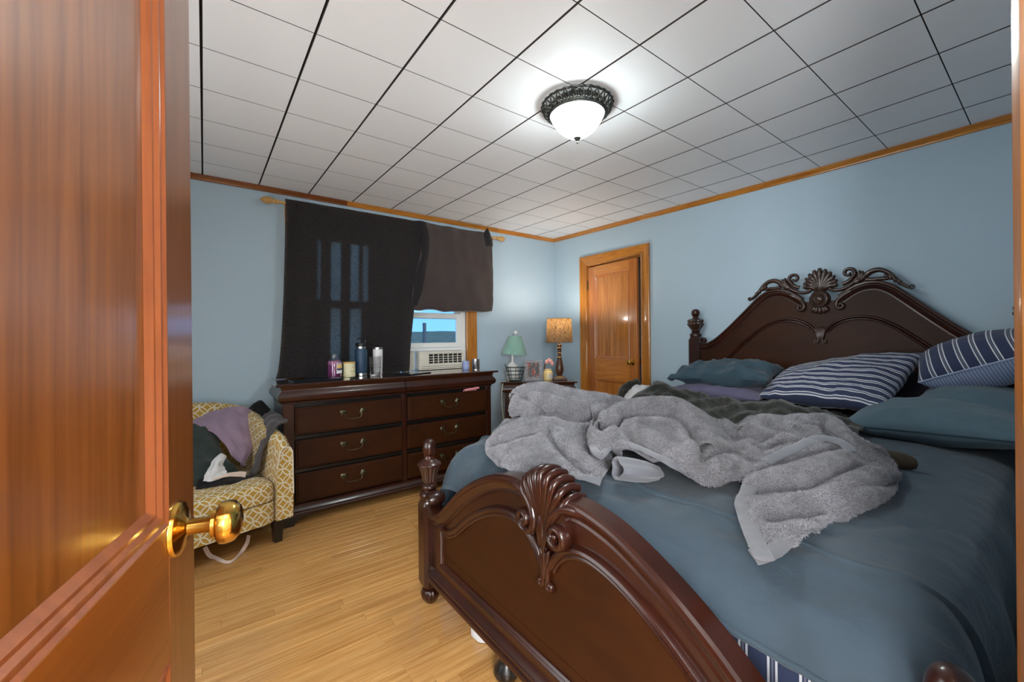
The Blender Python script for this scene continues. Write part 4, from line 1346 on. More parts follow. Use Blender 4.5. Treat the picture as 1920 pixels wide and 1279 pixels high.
# ---- headboard ---------------------------------------------------------------
htop = crom(np.array([(0.0, 1.505), (0.05, 1.505), (0.10, 1.515), (0.14, 1.545), (0.19, 1.574), (0.25, 1.588), (0.31, 1.580), (0.37, 1.546), (0.43, 1.490), (0.50, 1.420), (0.57, 1.352), (0.64, 1.287), (0.71, 1.231), (0.77, 1.202), (0.83, 1.198)]), 8)
hb = obj('headboard', panel_mesh(htop - np.array([0, 0.02]), 0.30, 0.010, -0.018, HX, 0.83), M['mahog_panel'], bed, smooth=40)
hcap = [(-0.052, -0.010), (-0.008, -0.026), (0.002, -0.026), (0.007, -0.018), (0.007, 0.020), (0.001, 0.028), (-0.008, 0.029), (-0.014, 0.022), (-0.020, 0.024), (-0.032, 0.020), (-0.044, 0.012), (-0.052, 0.012)]
for sg in (1, -1):
    p = htop[htop[:, 0] > 0.095]
    if sg < 0:
        p = mirror(p)[::-1]
    obj('cap_rail', sweep2(p, hcap, HX, b0=0.004), M['mahog'], hb, smooth=30)
    # end curl at the post
    path = np.concatenate([crom(np.array([(0.74, 1.205), (0.775, 1.193), (0.800, 1.196)]), 4), spiral((0.800, 1.226), 0.030, 0.006, -PI / 2, 0.95, 20)[2:]]) * [sg, 1]
    obj('end_scroll', sweep2(path, FULL, HX, sa=0.010, sb=0.022, b0=0.004), M['mahog'], hb, smooth=60)
    # lower volute by the medallion
    lead = crom(np.array([(0.165, 1.540), (0.125, 1.515), (0.096, 1.485), (0.088, 1.462)]), 5)
    path = np.concatenate([lead, spiral((0.110, 1.452), 0.022, 0.004, PI * 0.87, 1.25, 24)[1:]]) * [sg, 1]
    obj('volute', sweep2(path, HR, HX, sa=np.linspace(0.016, 0.007, len(path)), sb=0.020, b0=0.016), M['mahog_carve'], hb, smooth=50)
# inner moulding
hin = crom(np.array([(0.030, 1.285), (0.060, 1.322), (0.105, 1.352), (0.16, 1.370), (0.22, 1.372), (0.29, 1.356), (0.36, 1.318), (0.43, 1.262), (0.50, 1.200), (0.57, 1.130), (0.66, 1.04)]), 6)
for sg in (1, -1):
    p = hin if sg > 0 else mirror(hin)[::-1]
    obj('inner_moulding', sweep2(p, [(a * 0.8, b * 0.8) for a, b in mp_], HX, b0=0.009), M['mahog'], hb, smooth=30)
# small palmette on the inner moulding
for k in range(7):
    a = (k - 3) / 3 * 0.62
    obj('palmette_leaf', petal([(0.0 + 0.004 * (k - 3), 1.225), (0.006 * (k - 3), 1.265), (0.070 * math.sin(a) * 0.75, 1.272 + 0.052 * math.cos(a))], 0.0085, 0.014, HX, 0.014), M['mahog_carve'], hb, smooth=50)
for sg in (1, -1):
    obj('palmette_curl', sweep2(np.concatenate([crom(np.array([(0.014, 1.272), (0.012, 1.240)]), 4), spiral((0.024, 1.222), 0.013, 0.003, PI * 0.85, 1.1, 16)]) * [sg, 1], HR, HX, sa=0.006, sb=0.010, b0=0.016), M['mahog_carve'], hb, smooth=50)
# medallion: domed disc, bead ring, inner rosette
def disc(c, prof, n=32):
    v, f = lathe(prof, n)
    return np.stack([HX - v[:, 2] - bed.location.x, v[:, 0] + c[0], v[:, 1] + c[1]], 1), f
md = obj('medallion', disc((0, 1.502), [(0.056, 0.0), (0.056, 0.030), (0.050, 0.038), (0.044, 0.034), (0.036, 0.036), (0.030, 0.042), (0.022, 0.038), (0.014, 0.044), (0.001, 0.046)], 40), M['mahog_carve'], hb, smooth=40)
for k in range(20):
    a = 2 * PI * k / 20
    obj('medallion_bead', sphere((HX - 0.037 - bed.location.x, 0.047 * math.cos(a), 1.502 + 0.047 * math.sin(a)), 0.0055, 5), M['mahog_carve'], md)
for k in range(9):
    a = 2 * PI * k / 9
    obj('rosette_bead', sphere((HX - 0.042 - bed.location.x, 0.020 * math.cos(a), 1.502 + 0.020 * math.sin(a)), 0.0055, 5), M['mahog_carve'], md)
# drop leaves under the medallion
for k in range(5):
    a = (k - 2) * 0.42
    obj('drop_leaf', petal([(0.030 * math.sin(a), 1.455), (0.052 * math.sin(a), 1.428), (0.066 * math.sin(a), 1.452 - 0.052 * math.cos(a))], 0.016, 0.022, HX, 0.012), M['mahog_carve'], hb, smooth=50)
# palmette fan over the medallion
for k in range(11):
    a = (k - 5) / 5 * 1.22
    Lk = 0.152 - 0.048 * abs(a) ** 1.3
    bx, bz = 0.010 * (k - 5) / 5, 1.556
    curl = 0.03 * np.sign(a) * abs(a) ** 0.8
    obj('crest_leaf', petal([(bx, bz), (bx + 0.45 * Lk * math.sin(a * 0.75), bz + 0.5 * Lk * math.cos(a * 0.75)), (bx + Lk * math.sin(a) * 0.92, bz + Lk * math.cos(a)), (bx + Lk * math.sin(a) * 0.92 + curl * 0.3, bz + Lk * math.cos(a) - 0.004 * abs(a))], 0.0200, 0.024, HX, 0.004 + 0.012 * (1 - abs(a) / 1.4)), M['mahog_carve'], hb, smooth=50)
# scrolls of the crest, both sides
for sg in (1, -1):
    def sc(path, w0, w1, h=0.014, b=0.006, nm='crest_scroll'):
        path = np.asarray(path, float) * [sg, 1]
        return obj(nm, sweep2(path, HR, HX, sa=np.linspace(w0, w1, len(path)), sb=h, b0=b), M['mahog_carve'], hb, smooth=50)
    # C scroll beside the medallion, curling in
    sc(np.concatenate([crom(np.array([(0.205, 1.640), (0.190, 1.612), (0.160, 1.578), (0.115, 1.556), (0.070, 1.556), (0.040, 1.580)]), 5), spiral((0.066, 1.590), 0.028, 0.005, PI * 1.12, -0.95, 22)[2:]]), 0.012, 0.008, 0.018)
    sc(spiral((0.070, 1.592), 0.016, 0.003, 0.4, 1.0, 16), 0.008, 0.004, 0.014)
    # upright C scroll further out
    sc(np.concatenate([crom(np.array([(0.120, 1.590), (0.150, 1.604), (0.178, 1.640)]), 5), spiral((0.150, 1.656), 0.034, 0.006, -0.45, 1.05, 26)[1:]]), 0.014, 0.008, 0.018)
    # long acanthus running along the rail with an open eye
    sc(crom(np.array([(0.185, 1.592), (0.225, 1.624), (0.262, 1.652), (0.300, 1.656), (0.340, 1.634), (0.372, 1.594), (0.400, 1.560), (0.430, 1.536)]), 6), 0.019, 0.009, 0.020, 0.004, 'acanthus_stem')
    sc(crom(np.array([(0.235, 1.606), (0.265, 1.600), (0.300, 1.602), (0.330, 1.600), (0.345, 1.606)]), 6), 0.014, 0.010, 0.016, 0.004, 'acanthus_stem')
    for k, (s0, z0_, s1, z1_) in enumerate([(0.200, 1.600, 0.222, 1.662), (0.206, 1.596, 0.238, 1.652), (0.196, 1.600, 0.205, 1.668), (0.330, 1.600, 0.322, 1.628), (0.352, 1.588, 0.338, 1.622), (0.372, 1.572, 0.358, 1.606), (0.392, 1.555, 0.380, 1.586)]):
        obj('acanthus_leaf', petal(np.array([(s0, z0_), ((s0 + s1) / 2 + 0.006, (z0_ + z1_) / 2), (s1, z1_)]) * [sg, 1], 0.0125, 0.018, HX, 0.010), M['mahog_carve'], hb, smooth=50)
    sc(spiral((0.440, 1.536), 0.013, 0.003, PI * 0.6, -1.0, 14), 0.006, 0.004, 0.012)
    obj('side_rail', (lambda b_: (b_[0] - np.array([bed.location.x, 0, 0]), b_[1]))(box(FX + 0.04, HX - 0.04, sg * 0.838 - 0.014, sg * 0.838 + 0.014, 0.20, 0.40, 0.003)), M['mahog'], bed)
# centre support legs
for yy in (0.285, -0.30):
    obj('support_leg', tf(lathe([(0.030, 0.0), (0.040, 0.006), (0.048, 0.025), (0.044, 0.045), (0.030, 0.062), (0.024, 0.08), (0.030, 0.14)], 24), (FX + 0.028 - bed.location.x, yy, 0)), M['black_wood'], bed, smooth=50)
obj('slat_frame', (lambda b_: (b_[0] - np.array([bed.location.x, 0, 0]), b_[1]))(cat([box(FX + 0.02, HX - 0.03, -0.823, 0.823, 0.215, 0.235)])), M['black_wood'], bed, smooth=0)
# ------------------------------------------------------------------ nightstand in the corner, facing the bed
NR = math.atan2(-0.598, 0.802)
NS_T = 0.836
ns = thing('nightstand', 'dark wood nightstand set across the corner behind the bed', 'nightstand', (2.717, 3.205, 0), NR)
NWD, NDP = 0.335, 0.165
obj('top', box(-NWD - 0.036, NWD + 0.036, -NDP - 0.022, NDP + 0.012, 0.820, NS_T, 0.005), M['mahog_top'], ns)
obj('case', cat([box(-NWD, NWD, -NDP + 0.02, NDP, 0.09, 0.735)]), M['mahog'], ns, smooth=0)
ncy = cyma(0.725, 0.820, 0.026)
obj('frieze', mitre([(-NWD, NDP), (-NWD, -NDP + 0.012), (NWD, -NDP + 0.012), (NWD, NDP)], ncy), M['mahog'], ns, smooth=30)
obj('base_moulding', mitre([(-NWD, NDP), (-NWD, -NDP + 0.012), (NWD, -NDP + 0.012), (NWD, NDP)], [(u * 0.7, z) for u, z in bp]), M['mahog'], ns, smooth=30)
for z0, z1 in ((0.44, 0.70), (0.15, 0.415)):
    dr = drawer(ns, -NWD + 0.04, NWD - 0.04, z0, z1, -NDP, 0.088)
for sx in (-1, 1):
    for sy in (-1, 1):
        obj('foot', box(sx * (NWD - 0.02) - 0.03, sx * (NWD - 0.02) + 0.03, sy * (NDP - 0.02) - 0.03, sy * (NDP - 0.02) + 0.03, 0.0, 0.062, 0.004), M['black_wood'], ns)
NT = NS_T + 0.0005

# burlap lamp, lit
M['turned'] = wood('turned_brown_wood', S(62, 34, 20), S(92, 54, 32), (10, 10, 4), 0.4, 0.3)
M['gold_ring'] = plain('worn_gilt_ring', S(188, 150, 92), 0.45, 0.3, var=0.2, vscale=60)
def burlap():
    m, nt, bs = new_mat('burlap_shade')
    mp = mapping(nt, (1, 1, 0.25))
    n1 = noise_tex(nt, mp, 130, 3, 0.7)
    mp2 = mapping(nt, (0.3, 0.3, 1.4))
    n2 = noise_tex(nt, mp2, 130, 3, 0.7)
    mul = nd(nt, 'Math', operation='MULTIPLY')
    nt.links.new(n1.outputs['Fac'], mul.inputs[0])
    nt.links.new(n2.outputs['Fac'], mul.inputs[1])
    r = ramp(nt, mul.outputs[0], [(0.16, S(64, 44, 26)), (0.36, S(156, 118, 70))])
    tr = nd(nt, 'BsdfTranslucent')
    nt.links.new(r.outputs[0], tr.inputs['Color'])
    r2 = ramp(nt, mul.outputs[0], [(0.14, S(70, 54, 40)), (0.34, S(112, 92, 72))])
    nt.links.new(r2.outputs[0], bs.inputs['Base Color'])
    bs.inputs['Roughness'].default_value = 0.9
    mx = nd(nt, 'MixShader')
    mx.inputs[0].default_value = 0.17
    nt.links.new(bs.outputs[0], mx.inputs[1])
    nt.links.new(tr.outputs[0], mx.inputs[2])
    nt.links.new(mx.outputs[0], nt.nodes['Material Output'].inputs[0])
    return m
M['burlap'] = burlap()
tl = thing('table_lamp', 'lit table lamp with burlap drum shade and turned dark wood stem', 'lamp', (2.888, 3.068, NT))
obj('base', box(-0.068, 0.068, -0.068, 0.068, 0.0, 0.024, 0.004), M['turned'], tl).rotation_euler = (0, 0, NR)
obj('base_ring', lathe([(0.040, 0.0242), (0.042, 0.030), (0.036, 0.036), (0.001, 0.036)], 24), M['gold_ring'], tl)
obj('stem', lathe([(0.030, 0.036), (0.024, 0.046), (0.030, 0.058), (0.040, 0.085), (0.041, 0.110), (0.034, 0.160), (0.024, 0.205), (0.022, 0.218), (0.026, 0.226), (0.019, 0.238), (0.016, 0.262), (0.024, 0.272), (0.019, 0.286), (0.019, 0.312), (0.026, 0.322), (0.022, 0.336), (0.022, 0.360), (0.010, 0.366), (0.010, 0.40)], 28), M['turned'], tl)
for zz, rr_ in ((0.229, 0.0255), (0.273, 0.0245), (0.324, 0.0255), (0.358, 0.0225)):
    obj('gilt_ring', ring_torus(rr_ - 0.003, zz, 0.0050, 28, 8), M['gold_ring'], tl)
sh = obj('shade', (lambda a: (a[0], a[1]))(lathe([(0.134, 0.378), (0.1335, 0.381), (0.1235, 0.616), (0.123, 0.619)], 48, cap=False)), M['burlap'], tl)
obj('shade_rim', cat([ring_torus(0.1345, 0.378, 0.0022, 48, 6), ring_torus(0.1235, 0.619, 0.0022, 48, 6)]), M['burlap'], tl)
obj('bulb', sphere((0, 0, 0.475), 0.030, 8, (1, 1, 1.3)), emit('lamp_bulb_glow', (1.0, 0.78, 0.52, 1), 2.5), tl)
obj('socket', lathe([(0.012, 0.398), (0.016, 0.402), (0.016, 0.435), (0.001, 0.436)], 16), M['old_brass'], tl)
ld = bpy.data.lights.new('lamp_light', 'POINT')
ld.energy = TABLE_LAMP_W
ld.color = (1.0, 0.90, 0.78)
ld.shadow_soft_size = 0.05
lo_ = bpy.data.objects.new('lamp_light', ld)
C.objects.link(lo_)
lo_.parent = tl
lo_.location = (0, 0, 0.592)

# small white lamp with a sage green shade
M['sage'] = fabric('sage_green_shade', S(134, 172, 158), 0.85, 0.08)
M['ceramic'] = plain('white_ceramic', S(226, 226, 222), 0.25, coat=0.4, var=0.02)
gl = thing('small_lamp', 'small white lamp with tilted sage green cone shade on the nightstand', 'lamp', (2.520, 3.372, NT))
lean = Matrix.Rotation(math.radians(4.0), 4, Vector((0.6, 0.8, 0)))
obj('body', lathe([(0.045, 0.0), (0.058, 0.006), (0.064, 0.024), (0.056, 0.040), (0.060, 0.048), (0.068, 0.066), (0.058, 0.084), (0.062, 0.092), (0.066, 0.112), (0.052, 0.130), (0.050, 0.140), (0.054, 0.152), (0.040, 0.170), (0.018, 0.180), (0.012, 0.186), (0.010, 0.25), (0.010, 0.30)], 28), M['ceramic'], gl)
obj('shade', tf(lathe([(0.134, 0.262), (0.133, 0.265), (0.064, 0.448), (0.062, 0.449), (0.061, 0.446), (0.130, 0.263)], 40, cap=False), mat=lean), M['sage'], gl)
obj('stem', tf(tube([(0, 0, 0.25), (0, 0, 0.47)], 0.004, 8), mat=lean), M['ceramic'], gl)
obj('ball_finial', tf(sphere((0, 0, 0.482), 0.022, 10), mat=lean), M['ceramic'], gl)
obj('shade_spider', tf(cat([tube([(-0.063, 0, 0.446), (0.063, 0, 0.446)], 0.002, 6), tube([(0, -0.063, 0.446), (0, 0.063, 0.446)], 0.002, 6)]), mat=lean), M['steel'], gl)

# wire basket in front of it
M['wire'] = plain('dark_green_wire', S(34, 50, 46), 0.45, 0.4, var=0.1)
bk = thing('wire_basket', 'dark wire basket in front of the small white lamp', 'basket', (2.474, 3.262, NT), NR)
def rr_loop(a, b, z, n=40):
    out = []
    for i in range(n + 1):
        t = 2 * PI * i / n
        c, s = math.cos(t), math.sin(t)
        out.append((a * np.sign(c) * abs(c) ** 0.6, b * np.sign(s) * abs(s) ** 0.6, z))
    return out
lv = [(0.058, 0.030, 0.003), (0.066, 0.036, 0.030), (0.074, 0.042, 0.065), (0.084, 0.047, 0.100), (0.094, 0.052, 0.135)]
for k, (a, b, z) in enumerate(lv):
    obj('hoop', tube(rr_loop(a, b, z), 0.0030 if k == 4 else 0.002, 6, cap=False), M['wire'], bk)
for i in range(16):
    t = 2 * PI * i / 16
    c, s = math.cos(t), math.sin(t)
    obj('upright', tube([(a * np.sign(c) * abs(c) ** 0.6, b * np.sign(s) * abs(s) ** 0.6, z) for a, b, z in lv], 0.0018, 6), M['wire'], bk)
obj('raised_end', tube([(-0.094, -0.02, 0.135), (-0.104, -0.014, 0.162), (-0.106, 0.0, 0.172), (-0.104, 0.014, 0.162), (-0.094, 0.02, 0.135)], 0.003, 6), M['wire'], bk)
obj('floor_wires', cat([tube([(-0.055, yy, 0.003), (0.055, yy, 0.003)], 0.0018, 5) for yy in (-0.02, 0, 0.02)]), M['wire'], bk)

# picture frame
M['frame_grey'] = wood('grey_weathered_frame', S(118, 116, 120), S(158, 156, 160), (6, 30, 30), 0.6, 0.1)
def photo_mat():
    m, nt, bs = new_mat('family_photo_print')
    mp = mapping(nt, (28, 28, 9))
    n = noise_tex(nt, mp, 1.0, 2)
    r = ramp(nt, n.outputs['Fac'], [(0.0, S(92, 84, 82)), (0.42, S(120, 112, 108)), (0.50, S(150, 58, 50)), (0.55, S(190, 150, 130)), (0.60, S(126, 60, 54)), (0.66, S(88, 92, 112))], 'CONSTANT')
    nt.links.new(r.outputs[0], bs.inputs['Base Color'])
    bs.inputs['Roughness'].default_value = 0.2
    return m
pf = thing('picture_frame', 'grey picture frame with a small photo standing on the nightstand', 'picture frame', (2.613, 3.150, NT), NR + 0.10)
tilt = Matrix.Rotation(math.radians(-10), 4, 'X')
fw, fh, fb_ = 0.092, 0.205, 0.026
obj('frame', tf(mitre([(0, 0), (0, 0)], [(0, 0)]) if False else cat([box(-fw, fw, -0.008, 0.008, 0.0, fb_ + 0.012, 0.002), box(-fw, fw, -0.008, 0.008, fh - fb_, fh, 0.002), box(-fw, -fw + fb_ + 0.008, -0.008, 0.008, fb_ + 0.012, fh - fb_, 0.002), box(fw - fb_ - 0.008, fw, -0.008, 0.008, fb_ + 0.012, fh - fb_, 0.002)]), mat=tilt), M['frame_grey'], pf)
obj('photo', tf(box(-fw + fb_ + 0.0085, fw - fb_ - 0.0085, 0.001, 0.004, fb_ + 0.0125, fh - fb_ - 0.0005), mat=tilt), photo_mat(), pf, smooth=0)
obj('stand', tf(box(-0.02, 0.02, 0.0, 0.004, 0.0, 0.15), mat=Matrix.Translation((0, 0.052, 0)) @ Matrix.Rotation(math.radians(6), 4, 'X')), M['black_plastic'], pf, smooth=0)
# cream candle jar and pink flowers on a brown stem
cj = thing('candle_jar', 'cream glass candle jar beside the picture frame on the nightstand', 'candle', (2.757, 3.100, NT))
obj('jar', lathe([(0.040, 0.0), (0.046, 0.006), (0.048, 0.020), (0.048, 0.075), (0.040, 0.092), (0.034, 0.096), (0.034, 0.112), (0.031, 0.112), (0.031, 0.094), (0.001, 0.093)], 32), plain('amber_cream_glass', S(224, 196, 132), 0.3, var=0.08), cj)
curved_label('label', 0.0486, -2.2, -1.1, 0.018, 0.066, plain('jar_label_print', S(206, 200, 190), 0.6, var=0.1, vscale=90), cj)
fl = thing('pink_flower', 'pink artificial flowers on a curved brown stem behind the candle jar', 'flower', (2.800, 3.165, NT))
obj('pot', lathe([(0.028, 0.0), (0.034, 0.05), (0.036, 0.075), (0.032, 0.077), (0.001, 0.070)], 20), plain('brown_pot', S(84, 54, 36), 0.7), fl)
obj('stem', tube(crom(np.array([(0, 0, 0.06), (-0.024, 0.006, 0.115), (-0.020, 0.0, 0.155), (0.012, -0.008, 0.176), (0.048, -0.012, 0.160), (0.062, -0.014, 0.142)]), 5), [0.008 - 0.0002 * i for i in range(26)], 8), plain('brown_bark', S(96, 58, 40), 0.8, var=0.3, vscale=60), fl)
M['petal'] = plain('pink_petal', S(236, 168, 160), 0.6, var=0.1)
for cx, cy_, cz in ((-0.012, -0.012, 0.182), (0.014, -0.018, 0.196), (0.038, -0.020, 0.182), (0.055, -0.020, 0.162)):
    for k in range(5):
        a = 2 * PI * k / 5
        obj('petal', sphere((cx + 0.012 * math.cos(a), cy_ - 0.004, cz + 0.012 * math.sin(a)), 0.011, 5, (1, 0.45, 1)), M['petal'], fl)
cd_ = thing('lamp_cord', 'thin cream lamp cord hanging down the left of the nightstand', 'cord', (2.36, 3.26, 0))
obj('wire', rel(tube(crom(np.array([(2.455, 3.322, NT + 0.004), (2.375, 3.290, NT + 0.012), (2.318, 3.268, NT - 0.03), (2.307, 3.262, 0.60), (2.345, 3.225, 0.30), (2.44, 3.17, 0.02)]), 6), 0.0032, 8), cd_), plain('cream_cord', S(216, 204, 168), 0.5), cd_)
obj('plug', rel(box(2.43, 2.455, 3.155, 3.185, 0.0, 0.022, 0.004), cd_), plain('cream_plug', S(216, 204, 168), 0.5), cd_)

# ------------------------------------------------------------------ upholstered chair
def lattice_fabric():
    m, nt, bs = new_mat('mustard_lattice_upholstery')
    tc = nd(nt, 'TexCoord')
    mp = nd(nt, 'Mapping')
    mp.inputs['Rotation'].default_value = (0, 0, PI / 4)
    d = 0.060
    mp.inputs['Scale'].default_value = (1 / d, 1 / d, 1)
    nt.links.new(tc.outputs['UV'], mp.inputs['Vector'])
    fr = nd(nt, 'VectorMath', operation='FRACTION')
    nt.links.new(mp.outputs[0], fr.inputs[0])
    best = None
    for cx in (0, 1):
        for cy_ in (0, 1):
            sub = nd(nt, 'VectorMath', operation='DISTANCE')
            sub.inputs[1].default_value = (cx, cy_, 0)
            sx = nd(nt, 'VectorMath', operation='MULTIPLY')
            sx.inputs[1].default_value = (1, 1, 0)
            nt.links.new(fr.outputs[0], sx.inputs[0])
            nt.links.new(sx.outputs[0], sub.inputs[0])
            s2 = nd(nt, 'Math', operation='SUBTRACT')
            s2.inputs[1].default_value = 0.7071
            nt.links.new(sub.outputs['Value'], s2.inputs[0])
            ab = nd(nt, 'Math', operation='ABSOLUTE')
            nt.links.new(s2.outputs[0], ab.inputs[0])
            if best is None:
                best = ab
            else:
                mn = nd(nt, 'Math', operation='MINIMUM')
                nt.links.new(best.outputs[0], mn.inputs[0])
                nt.links.new(ab.outputs[0], mn.inputs[1])
                best = mn
    r = ramp(nt, best.outputs[0], [(0.0, S(214, 208, 190)), (0.052, S(208, 200, 176)), (0.068, S(176, 138, 52)), (1.0, S(170, 130, 46))])
    nt.links.new(r.outputs[0], bs.inputs['Base Color'])
    mo = mapping(nt)
    n2 = noise_tex(nt, mo, 700, 2)
    bump(nt, bs, n2.outputs['Fac'], 0.2, 0.001)
    bs.inputs['Roughness'].default_value = 0.85
    bs.inputs['Sheen Weight'].default_value = 0.15
    return m
M['lattice'] = lattice_fabric()
CR = math.radians(14.7)
ch = thing('armchair', 'mustard armchair with white interlocking ring pattern, heaped with clothes', 'armchair', (-0.040, 3.178, 0), CR)
# U-shaped shell: plan path from right front round the back to left front
HWc, FYc, BYc_, RC = 0.40, -0.375, 0.36, 0.17
pl_ = [(HWc, y_) for y_ in np.linspace(FYc, BYc_ - RC, 9)]
pl_ += [(HWc - RC + RC * math.cos(a), BYc_ - RC + RC * math.sin(a)) for a in np.linspace(0.15, PI / 2, 7)]
pl_ += [(x_, BYc_) for x_ in np.linspace(HWc - RC, 0, 6)[1:]]
pl_ = np.array(pl_ + [(-x_, y_) for x_, y_ in pl_[-2::-1]])
dd = np.concatenate([[0], np.cumsum(np.linalg.norm(np.diff(pl_, axis=0), axis=1))])
tot = dd[-1]
Tn = np.gradient(pl_, axis=0)
Tn /= np.linalg.norm(Tn, axis=1)[:, None]
Nn = np.stack([-Tn[:, 1], Tn[:, 0]], 1)
V, UV = [], []
sec_n = 0
for i, (p, nvec) in enumerate(zip(pl_, Nn)):
    sdist = min(dd[i], tot - dd[i])
    h = np.interp(sdist, [0, 0.03, 0.08, 0.30, 0.62, 0.90, 1.15], [0.600, 0.640, 0.664, 0.715, 0.785, 0.842, 0.862])
    th_ = 0.085 if sdist > 0.05 else 0.085 - 0.006 * (1 - sdist / 0.05)
    sec = [(0.0, 0.155), (-0.002, 0.30), (0.0, 0.50), (0.002, h - 0.035), (0.012, h - 0.010), (0.035, h), (0.055, h - 0.003), (th_ - 0.008, h - 0.020), (th_, h - 0.05), (th_ + 0.012, 0.48), (th_ + 0.014, 0.30), (th_ + 0.014, 0.155)]
    sec_n = len(sec)
    acc = 0
    for k, (o_, z_) in enumerate(sec):
        if k:
            acc += math.hypot(o_ - sec[k - 1][0], z_ - sec[k - 1][1])
        V.append((p[0] + nvec[0] * o_, p[1] + nvec[1] * o_, z_))
        UV.append((dd[i], acc if acc else 0.0))
F = grid_faces(len(pl_), sec_n, wrap_m=False)
# front ends of the arms: capped with their own vertices for clean pattern
base_n = len(V)
for i in (0, len(pl_) - 1):
    st = len(V)
    for k in range(sec_n):
        q = V[i * sec_n + k]
        V.append((q[0], q[1] - 0.0, q[2]))
        UV.append((q[0], q[2]))
    F.append(tuple(range(st, st + sec_n)) if i else tuple(reversed(range(st, st + sec_n))))
shell = obj('shell', (np.array(V), F), M['lattice'], ch, smooth=50, uv=UV)
# piping along the arm edge
edge = [V[k] for k in range(1, sec_n - 2)]
obj('arm_piping', tube(np.array(edge) + np.array([0, -0.002, 0]), 0.004, 6), M['lattice'], shell, uv=[(0.03, 0.03)] * (len(edge) * 6))
# seat base and cushion
def soft_box(x0, x1, y0, y1, z0, z1, r, crown=0.0, n=10):
    """rounded cushion; returns mesh and unrolled uv (front flows down from the top)"""
    xs_ = np.linspace(-1, 1, 2 * n + 1)
    V, UV, F = [], [], []
    def rnd_(t):
        return np.sign(t) * (1 - (1 - abs(t)) ** 1.0)
    ring = []
    prof = [(0.0, z0)] + [(1.0, z0 + r * 0.2)] + [(1.0, z) for z in np.linspace(z0 + r, z1 - r, 4)] + [(1 - (r * (1 - math.cos(a))) / ((x1 - x0) / 2), z1 - r + r * math.sin(a)) for a in np.linspace(0.3, PI / 2, 4)] + [(0.8, z1 + crown * 0.4), (0.5, z1 + crown * 0.8), (0.2, z1 + crown), (0.0, z1 + crown)]
    m_ = 48
    cx, cy_ = (x0 + x1) / 2, (y0 + y1) / 2
    hx, hy = (x1 - x0) / 2, (y1 - y0) / 2
    for sc_f, z in prof:
        for k in range(m_):
            a = 2 * PI * k / m_
            c, s = math.cos(a), math.sin(a)
            e = 0.22
            ux, uy = np.sign(c) * abs(c) ** e, np.sign(s) * abs(s) ** e
            X_, Y_ = cx + hx * ux * max(sc_f, 0.001), cy_ + hy * uy * max(sc_f, 0.001)
            V.append((X_, Y_, z))
            UV.append((X_, Y_ - (z1 - z) * (1.0 if s < 0.5 else -1.0)))
    F = grid_faces(len(prof), m_, wrap_m=True)
    return (np.array(V), F), UV
vf_, uv_ = soft_box(-0.310, 0.310, -0.385, 0.27, 0.155, 0.285, 0.02)
obj('seat_base', vf_, M['lattice'], ch, smooth=50, uv=uv_)
vf_, uv_ = soft_box(-0.306, 0.306, -0.390, 0.255, 0.288, 0.405, 0.035, 0.022)
obj('seat_cushion', vf_, M['lattice'], ch, smooth=50, uv=uv_)
for sx in (-1, 1):
    for yy in (-0.30, 0.26):
        v, f = box(-0.030, 0.030, -0.030, 0.030, 0.0, 0.160, 0.003)
        k = np.interp(v[:, 2], [0, 0.16], [0.72, 1.0])
        v = v * np.stack([k, k, np.ones_like(k)], 1)
        obj('leg', (v + np.array([sx * 0.335, yy, 0]), f), M['black_wood'], ch)

# garments heaped on the chair
M['lavender'] = fabric('lavender_jersey', S(150, 128, 148), 0.9, 0.08)
M['dkgreen'] = fabric('dark_green_fleece', S(52, 62, 58), 0.9, 0.15)
M['white_cloth'] = fabric('white_cotton', S(214, 214, 216), 0.9, 0.04)
M['black_cloth'] = fabric('black_knit', S(24, 22, 26), 0.9, 0.15)
M['grey_cloth'] = fabric('charcoal_grey_knit', S(74, 68, 70), 0.9, 0.12)
M['peach'] = fabric('peach_ribbon', S(228, 206, 192), 0.8, 0.04)

# control points of the draped cloths (world metres)
BL_LEFT = [[(1.299,1.691,0.88),(1.559,1.823,0.9),(1.582,1.575,0.875),(1.719,1.474,0.865),(1.72,1.316,0.845)],[(1.224,1.636,0.99),(1.484,1.768,1.01),(1.507,1.52,0.985),(1.644,1.419,0.975),(1.645,1.261,0.955)],[(1.148,1.556,0.93),(1.238,1.458,0.965),(1.403,1.399,0.93),(1.516,1.323,0.92),(1.606,1.263,0.9)],[(1.183,1.592,0.875),(1.248,1.49,0.885),(1.337,1.385,0.87),(1.441,1.3,0.86),(1.491,1.203,0.85)],[(1.091,1.603,0.835),(1.158,1.458,0.865),(1.265,1.345,0.855),(1.366,1.255,0.835),(1.379,1.141,0.82)],[(1.012,1.538,0.805),(1.059,1.37,0.835),(1.15,1.239,0.82),(1.241,1.141,0.81),(1.276,1.062,0.8)],[(0.942,1.444,0.79),(0.948,1.271,0.81),(1.049,1.146,0.8),(1.119,1.037,0.795),(1.219,1.023,0.785)],[(0.899,1.316,0.78),(0.895,1.16,0.782),(0.987,1.065,0.782),(1.025,0.987,0.782),(1.046,0.925,0.78)]]
